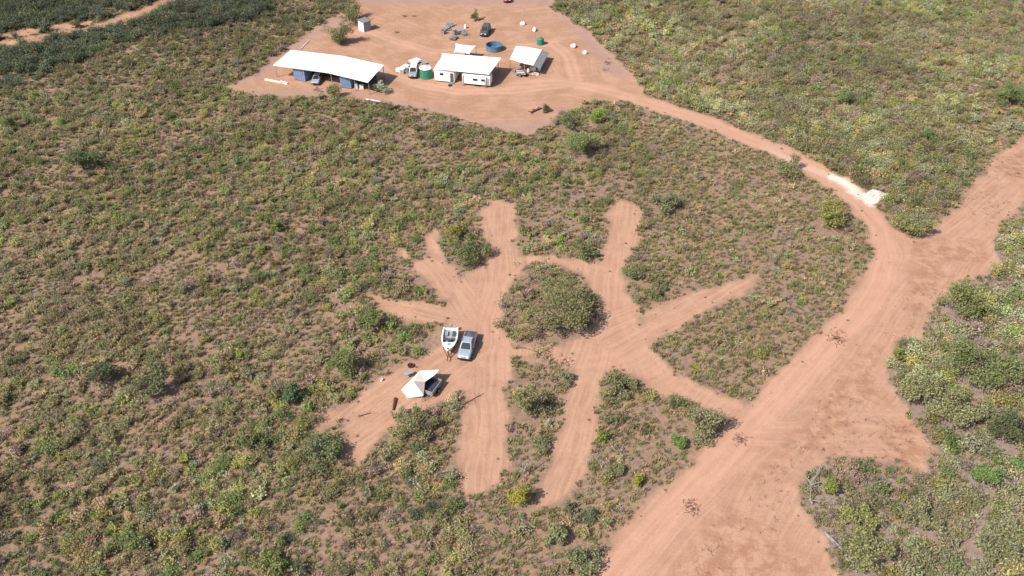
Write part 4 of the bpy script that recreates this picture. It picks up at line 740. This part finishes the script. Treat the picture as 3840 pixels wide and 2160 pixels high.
# ------------------------------------------------------------------ parked cars, scrap and the little hut
x, y, rz = axis_place((1815, 122), .8, (1825, 101), 1.0); vehicle('parked_car', 'dark charcoal car parked alone in the yard facing the camera', 'car', (x, y, hz(x, y) + .005), rz, 'wagon', M_CHAR)
p = P4(1898, 6); vehicle('parked_car', 'red car at the top edge of the yard', 'car', (p.x, p.y + 1.2, hz(p.x, p.y)), R(190), 'wagon', M_REDP)
x, y, rz = axis_place((1548, 277), .8, (1553, 250), 1.1); vehicle('parked_four_wheel_drive', 'faded grey four-wheel drive parked left of the green tank', 'car', (x, y, hz(x, y) + .005), rz, 'wagon', M_GREYP, M_WHITE)
def plates(t, seed, n, mm, w_=(.8, 1.6), l_=(1.4, 2.6)):
    rg = random.Random(seed)
    for i in range(n):
        a = rg.uniform(-.5, .5); W_, L_ = rg.uniform(*w_) / 2, rg.uniform(*l_) / 2; M4 = Matrix.Translation((rg.uniform(-.25, .25), rg.uniform(-.2, .2), .06 + .07 * i)) @ Matrix.Rotation(a, 4, 'Z') @ Matrix.Rotation(rg.uniform(-.06, .06), 4, 'X'); m = MB(); m.slab([M4 @ Vector(q) for q in ((-W_, -L_, .03), (W_, -L_, .03), (W_, L_, .03), (-W_, L_, .03))], .03); m.obj('panel', mm, t)
small('sheet_stack', 'stack of white roofing sheets left of the grey four-wheel drive', 'sheet stack', 1512, 262, R(-50), lambda t: plates(t, 1, 7, M_WHITE, (1.0, 1.6), (2.5, 3.4))); small('sheet_stack', 'small pale sheet stack behind the grey four-wheel drive', 'sheet stack', 1556, 236, R(-40), lambda t: plates(t, 2, 8, M_WHITE, (1.0, 1.6), (1.6, 2.4)))
def crate(mm, s=.8):
    def f(t):
        for i in range(5):
            for ax in (0, 1):
                for sg in (-1, 1):
                    z_ = .03 + i * s * .19; m = MB(); e = s / 2
                    m.box(-e, e, sg * e - .02, sg * e + .02, z_, z_ + s * .15) if ax == 0 else m.box(sg * (e - .025) - .02, sg * (e - .025) + .02, -e + .022, e - .022, z_, z_ + s * .15); m.obj('slat', mm, t)
        m = MB(); m.box(-s / 2 + .05, s / 2 - .05, -s / 2 + .03, s / 2 - .03, .0, .05); m.obj('base', mm, t)
    return f
small('crate', 'pale timber crate in front of the white roofing sheets', 'crate', 1506, 276, .3, crate(M_TIM)); small('crate', 'weathered grey crate left of the four-wheel drive', 'crate', 1526, 272, -.2, crate(M_SCRAP, .9))
for i, (px, py, mm, rz_, lab) in enumerate(((1742, 128, M_SCRAP, .4, 'grey sheet stack at the right of the scrap heap'), (1720, 118, M_GREYP, 1.1, 'faded sheet stack in the middle of the scrap heap'), (1700, 146, M_SCRAP, -.5, 'dark sheet stack at the lower end of the scrap heap nearest the shade sail'), (1690, 96, M_SCRAP, .2, 'low weathered sheet stack at the top of the scrap heap'), (1672, 112, M_DEAD, 2, 'flat sheet stack at the left of the scrap heap'))): small('sheet_stack', lab, 'scrap', px, py, rz_, lambda t, i=i, mm=mm: plates(t, 20 + i, 5 + i % 3, mm, (.6, 1.3), (1.2, 2.4)), 'scrap in the yard')
small('drum', 'pale drum at the upper right of the scrap heap', 'drum', 1745, 106, 0, drum(M_WHITE)); small('crate', 'grey crate in the middle of the scrap heap', 'crate', 1708, 130, .5, crate(M_SCRAP, 1.0)); small('crate', 'dull crate at the left end of the scrap heap', 'crate', 1664, 126, .9, crate(M_DEAD, .9))
log_obj('log', 'grey log lying on the left side of the scrap heap', 'log', [(1662, 118, 0), (1690, 104, 0), (1712, 92, 0)], .16, .1, M_DEAD, 4, 41); log_obj('log', 'mauve-brown log lying beside the small round bush in the lower yard', 'log', [(1992, 424, 0), (2010, 416, .05), (2030, 408, 0)], .25, .16, M_REDTWIG, 3, 42); log_obj('log', 'brown log lying on the bare ground in front of the long shed', 'log', [(1176, 338, 0), (1196, 342, .03), (1212, 346, 0)], .16, .12, M_REDTWIG, 2, 43)
brush('low brown bush stump heap right of the white hut in the upper yard', 1488, 122, .9, 311); brush('brown stick heap near the top of the yard', 1522, 62, .9, 312); brush('small brown stick heap left of another near the top of the yard', 1556, 60, .8, 313); brush('grey stick heap at the right yard edge below the boulders', 2270, 262, 1.4, 314, M_DEAD); brush('brown brush heap right of the lowest white boulder', 2280, 236, 1.3, 315)
p = at4(1366, 121); t = thing('small_hut', 'tiny white hut with one bright and one shaded wall between the olive trees', 'hut', p, R(45)); e = 2.1; KEEP.append((p.x, p.y + 1.5, 2.2))
for bx, mm in (((0, e, 0, .06, 0, 2.2), M_GREYP), ((0, .06, .062, e, 0, 2.2), M_WHITE), ((e - .06, e, .062, e, 0, 2.2), M_GREYP), ((.062, e - .062, e - .06, e, 0, 2.2), M_GREYP)): m = MB(); m.box(*bx); m.obj('wall', mm, t)  # shade put into the colour: sunlit wall white, the other walls grey
m = MB(); m.slab([Vector((-.15, -.15, 2.3)), Vector((e + .15, -.15, 2.3)), Vector((e + .15, e + .15, 2.5)), Vector((-.15, e + .15, 2.5))], .05); m.obj('roof', M_SCRAP, t); m = MB(); m.box(.6, 1.4, -.03, .0, .02, 2.0); dd = m.obj('door', M_DECK, t); m = MB(); m.box(1.25, 1.32, -.07, -.032, 1.0, 1.1); m.obj('handle', M_DARK, dd)

for i, (px, py, rz_, mm, lab) in enumerate(((1930, 270, .3, M_SCRAP, 'dull sheet stack at the left front of the small shed'), (2008, 280, 1.2, M_TIM, 'pale board stack lying right of the box trailer'), (1536, 246, .9, M_TARP, 'greenish sheet stack between the white roofing sheets'), (1590, 236, .2, M_GREYP, 'grey sheet stack behind the green water tank'))): small('sheet_stack', lab, 'scrap', px, py, rz_, lambda t, i=i, mm=mm: plates(t, 60 + i, 4, mm, (.5, 1.0), (.9, 1.8)), 'scrap in the yard')
for i, (px, py, s_, lab) in enumerate(((1972, 286, .42, 'dark tyre leaning flat beside the box trailer'), (1938, 276, .4, 'dark tyre left of the box trailer at the small shed'), (1688, 322, .4, 'dark tyre on the ground below the white hut'), (1573, 266, .4, 'dark tyre beside the green water tank'))):
    def tyre(t, s_=s_):
        m = MB(); n_ = 20; pr = [(s_ * .55, .06), (s_ * .62, .0), (s_ * .95, .0), (s_, .08), (s_ * .95, .2), (s_ * .62, .2), (s_ * .55, .14)]
        m.loft([[(r_ * math.cos(6.2832 * j / n_), r_ * math.sin(6.2832 * j / n_), z_) for j in range(n_)] for r_, z_ in pr + pr[:1]], cap=False); m.obj('tread', M_DARK, t); m = MB(); m.lathe([(s_ * .54, .07), (s_ * .5, .12), (.03, .12)], 16); m.obj('hub', M_RUST, t)
    small('tyre', lab, 'tyre', px, py, 0, tyre)
# scatter
def pick_tint(z, n):
    d = ZD[z][3]; ks = list(d); p = np.array([d[k_] for k_ in ks], float); p /= p.sum(); c = np.array([PAL[k_] for k_ in ks])
    i = rng.choice(len(ks), n, p=p); t = c[i] * rng.uniform(.75, 1.25, (n, 1)) * rng.uniform(.92, 1.08, (n, 3)); return t, np.array(ks)[i]
sx, sy = jitter(1.22); al = masks(sx, sy)['all']; zz = zone_of(sx, sy)
patch = fbm(sx, sy, 9, 55, 3); pp = np.zeros(sx.shape); rr = np.zeros(sx.shape)
for nm, (p, r0, r1, _) in ZD.items():
    m = zz == nm; pp[m] = p; rr[m] = r0 + (r1 - r0) * rng.random(m.sum()) ** 1.9
pp *= np.clip(.34 + 1.4 * sstep(patch, .28, .62), 0, 1.25) * sstep(al, .1, 1.6)
m = (rng.random(sx.shape) < pp) & (al > .15) & clear(sx, sy); sx, sy, zz, rr = sx[m], sy[m], zz[m], rr[m]
tint = np.zeros((len(sx), 3)); tn = np.empty(len(sx), '<U8')
for nm in ZD:
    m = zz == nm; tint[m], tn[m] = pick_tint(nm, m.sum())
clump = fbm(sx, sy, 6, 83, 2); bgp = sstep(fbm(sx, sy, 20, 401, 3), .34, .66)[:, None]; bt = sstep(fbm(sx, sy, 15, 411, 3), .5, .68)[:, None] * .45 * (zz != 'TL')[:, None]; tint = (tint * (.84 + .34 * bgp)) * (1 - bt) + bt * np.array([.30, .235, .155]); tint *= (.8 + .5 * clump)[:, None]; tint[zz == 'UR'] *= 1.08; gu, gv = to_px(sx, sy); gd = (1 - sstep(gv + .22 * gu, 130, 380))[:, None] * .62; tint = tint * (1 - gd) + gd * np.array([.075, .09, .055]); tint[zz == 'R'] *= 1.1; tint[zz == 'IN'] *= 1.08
shp = np.where(rr > 1.0, rng.integers(NS - 4, NS, len(sx)), rng.integers(0, NS - 4, len(sx))); sz = hz_a(sx, sy) ; rot = rng.uniform(0, 6.283, len(sx))
scl = np.stack([rr, rr, rr * rng.uniform(.75, 1.25, len(rr))], 1)
u, v = to_px(sx, sy); vis = (u > 0) & (u < 2576) & (v > 0) & (v < 1449)
dist = np.sqrt(sx ** 2 + sy ** 2 + CAM_H ** 2); score = np.where(vis, rr / dist, 0); top = np.argsort(-score)[:300]; topm = np.zeros(len(sx), bool); topm[top] = True
ZN = dict(L='in the wide scrub left of the camp', FG='in the lower left foreground scrub', UR='in the thick scrub beyond the access track', R='in the thicket right of the dirt road', IN='in the sparse scrub inside the track bend', LOW='in the scrub between spurs and dirt road', TL='in the dark thicket at the top left corner')
CN = dict(olive='olive-green', yel='yellow-green', green='mid-green', sage='sage-grey green', dark='dark green', tan='dry straw-coloured', mauve='dry brownish', lime='fresh light green', blue='dull bluish-green', pale='pale olive')
CUT = (' at ', ' in ', ' below', ' beside', ' left of', ' right of', ' by ', ' between', ' inside', ' behind', ' on ', ' alone', ' near', ' standing', ' touching', ' just', ' low ', ' above', ', upper', ' deep shade', ' under ', ' folded', ' parked', ' tipped')
def short(s):
    for c_ in CUT:
        if c_ in s: s = s[:s.index(c_)]
    return ' '.join(s.split()[:8])
LM = [(short(o.get('label', '')), *to_px(o.location.x, o.location.y)) for o in C.objects if o.parent is None and o.get('category') in ('bush', 'tree', 'tent', 'boat', 'ute', 'fallen tree', 'dead tree', 'gravel heap')]
LU = np.array([q[1] for q in LM]); LV = np.array([q[2] for q in LM])
def where_(uu, vv):
    d = np.hypot(LU - uu, (LV - vv) * 1.3); j = int(d.argmin()); du, dv = uu - LU[j], vv - LV[j]
    w_ = ('right of' if du > 0 else 'left of') if abs(du) > 1.3 * abs(dv) else ('below' if dv > 0 else 'above'); return ('close ' if d[j] < 90 else 'well ') + w_ + ' the ' + LM[j][0]
for i in top:
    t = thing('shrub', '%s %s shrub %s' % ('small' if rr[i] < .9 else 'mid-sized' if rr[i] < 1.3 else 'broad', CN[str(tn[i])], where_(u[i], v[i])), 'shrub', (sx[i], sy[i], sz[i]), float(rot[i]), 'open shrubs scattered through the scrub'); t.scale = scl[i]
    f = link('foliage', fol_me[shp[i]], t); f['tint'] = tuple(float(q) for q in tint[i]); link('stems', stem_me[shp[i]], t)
def stuff(name, label, catg, x, y, z, rot, scl, ix, tint):
    me = bpy.data.meshes.new(name); me.from_pydata(np.stack([x, y, z], 1).tolist(), [], []); n = len(x)
    def at(nm, typ, arr, key): a = me.attributes.new(nm, typ, 'POINT'); a.data.foreach_set(key, np.ascontiguousarray(arr).ravel())
    rv = np.zeros((n, 3), np.float32); rv[:, 2] = rot; rv[:, :2] = rng.normal(0, .10, (n, 2))
    at('rotv', 'FLOAT_VECTOR', rv, 'vector'); at('sclv', 'FLOAT_VECTOR', scl.astype(np.float32), 'vector'); at('pick', 'INT', ix.astype(np.int32), 'value'); at('tint', 'FLOAT_VECTOR', tint.astype(np.float32), 'vector')
    o = bpy.data.objects.new(name, me); C.objects.link(o); o['kind'] = 'stuff'; tag(o, label, catg)
    g = bpy.data.node_groups.new(name, 'GeometryNodeTree'); g.interface.new_socket('Geometry', in_out='INPUT', socket_type='NodeSocketGeometry'); g.interface.new_socket('Geometry', in_out='OUTPUT', socket_type='NodeSocketGeometry')
    gi = g.nodes.new('NodeGroupInput'); go = g.nodes.new('NodeGroupOutput'); ip = g.nodes.new('GeometryNodeInstanceOnPoints'); ci = g.nodes.new('GeometryNodeCollectionInfo')
    ci.inputs['Collection'].default_value = src; ci.inputs['Separate Children'].default_value = True; ci.inputs['Reset Children'].default_value = True
    def na(nm, typ): q = g.nodes.new('GeometryNodeInputNamedAttribute'); q.data_type = typ; q.inputs['Name'].default_value = nm; return q.outputs['Attribute']
    L = g.links.new; L(gi.outputs[0], ip.inputs['Points']); L(ci.outputs[0], ip.inputs['Instance']); ip.inputs['Pick Instance'].default_value = True
    L(na('pick', 'INT'), ip.inputs['Instance Index']); L(na('rotv', 'FLOAT_VECTOR'), ip.inputs['Rotation']); L(na('sclv', 'FLOAT_VECTOR'), ip.inputs['Scale']); L(ip.outputs[0], go.inputs[0])
    md = o.modifiers.new('scatter', 'NODES'); md.node_group = g; return o
q = ~topm
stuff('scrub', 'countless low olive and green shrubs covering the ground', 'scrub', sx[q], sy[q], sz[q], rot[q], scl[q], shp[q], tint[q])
gx_, gy_ = jitter(.62); al = masks(gx_, gy_)['all']; zg = zone_of(gx_, gy_)
pg = (.55 + .6 * sstep(fbm(gx_, gy_, 5, 91, 3), .35, .65)) * sstep(al, -.25, .5) * .85
m = (rng.random(gx_.shape) < pg) & clear(gx_, gy_); gx_, gy_ = gx_[m], gy_[m]; n = len(gx_)
gc = 1.15 * np.array([(.27, .21, .115), (.22, .195, .085), (.17, .18, .07), (.23, .165, .12), (.30, .225, .14)]); gt = gc[rng.choice(5, n, p=[.22, .26, .26, .16, .10])] * rng.uniform(.75, 1.2, (n, 1)); gs = rng.uniform(.22, .62, n)
stuff('dry_grass', 'tufts of dry tan grass between the shrubs', 'grass', gx_, gy_, hz_a(gx_, gy_), rng.uniform(0, 6.28, n), np.stack([gs * 1.2, gs * 1.2, gs], 1), NS + 3 + rng.integers(0, 4, n), gt)
dx, dy = jitter(2.1); al = masks(dx, dy)['all']; m = (rng.random(dx.shape) < (.42 + .4 * (zone_of(dx, dy) == 'R')) * sstep(al, .1, 1.)) & clear(dx, dy); dx, dy = dx[m], dy[m]; n = len(dx); ds = rng.uniform(.4, 1.1, n)
stuff('dead_brush', 'grey dead twigs and fallen sticks among the shrubs', 'twigs', dx, dy, hz_a(dx, dy), rng.uniform(0, 6.28, n), np.stack([ds, ds, ds * rng.uniform(.3, .9, n)], 1), NS + rng.integers(0, 3, n), np.ones((n, 3)) * .25)
ex_, ey_ = jitter(.9); mk = masks(ex_, ey_); pr = (1 - sstep(mk['road'], -2.0, .3)) * sstep(mk['d1'], 3, 6) * sstep(fbm(ex_, ey_, 8, 17, 2), .42, .62) * .55 * (mk['road'] < 0) + .5 * (1 - sstep(sdf_poly(ex_, ey_, gl([(2200, 1050), (2310, 1060), (2345, 1130), (2335, 1200), (2210, 1168)])), -1.5, 1.0))
m = (rng.random(ex_.shape) < pr); ex_, ey_ = ex_[m], ey_[m]; n = len(ex_); es = rng.uniform(.18, .55, n)
stuff('road_debris', 'small broken sticks and clods strewn over the rough dirt road', 'debris', ex_, ey_, hz_a(ex_, ey_), rng.uniform(0, 6.28, n), np.stack([es, es, es * .35], 1), NS + 7 + rng.integers(0, 3, n), np.ones((n, 3)) * .25)
kx, ky = jitter(1.0); al = masks(kx, ky)['all']; m = (rng.random(kx.shape) < .16 * (1 - sstep(-al, .2, 2.6))) & (al < .25) & clear(kx, ky); kx, ky = kx[m], ky[m]; n = len(kx); ks_ = rng.uniform(.12, .36, n)
stuff('edge_weeds', 'sparse small weeds straying onto the edges of the bare tracks', 'weeds', kx, ky, hz_a(kx, ky), rng.uniform(0, 6.28, n), np.stack([ks_, ks_, ks_ * .8], 1), rng.choice([4, 5, 6, NS, NS + 1, NS + 3, NS + 4], n), np.array([(.2, .19, .09), (.27, .2, .12), (.22, .16, .12)])[rng.integers(0, 3, n)] * 1.2)
print('SCATTER', len(sx), len(gx_), n)
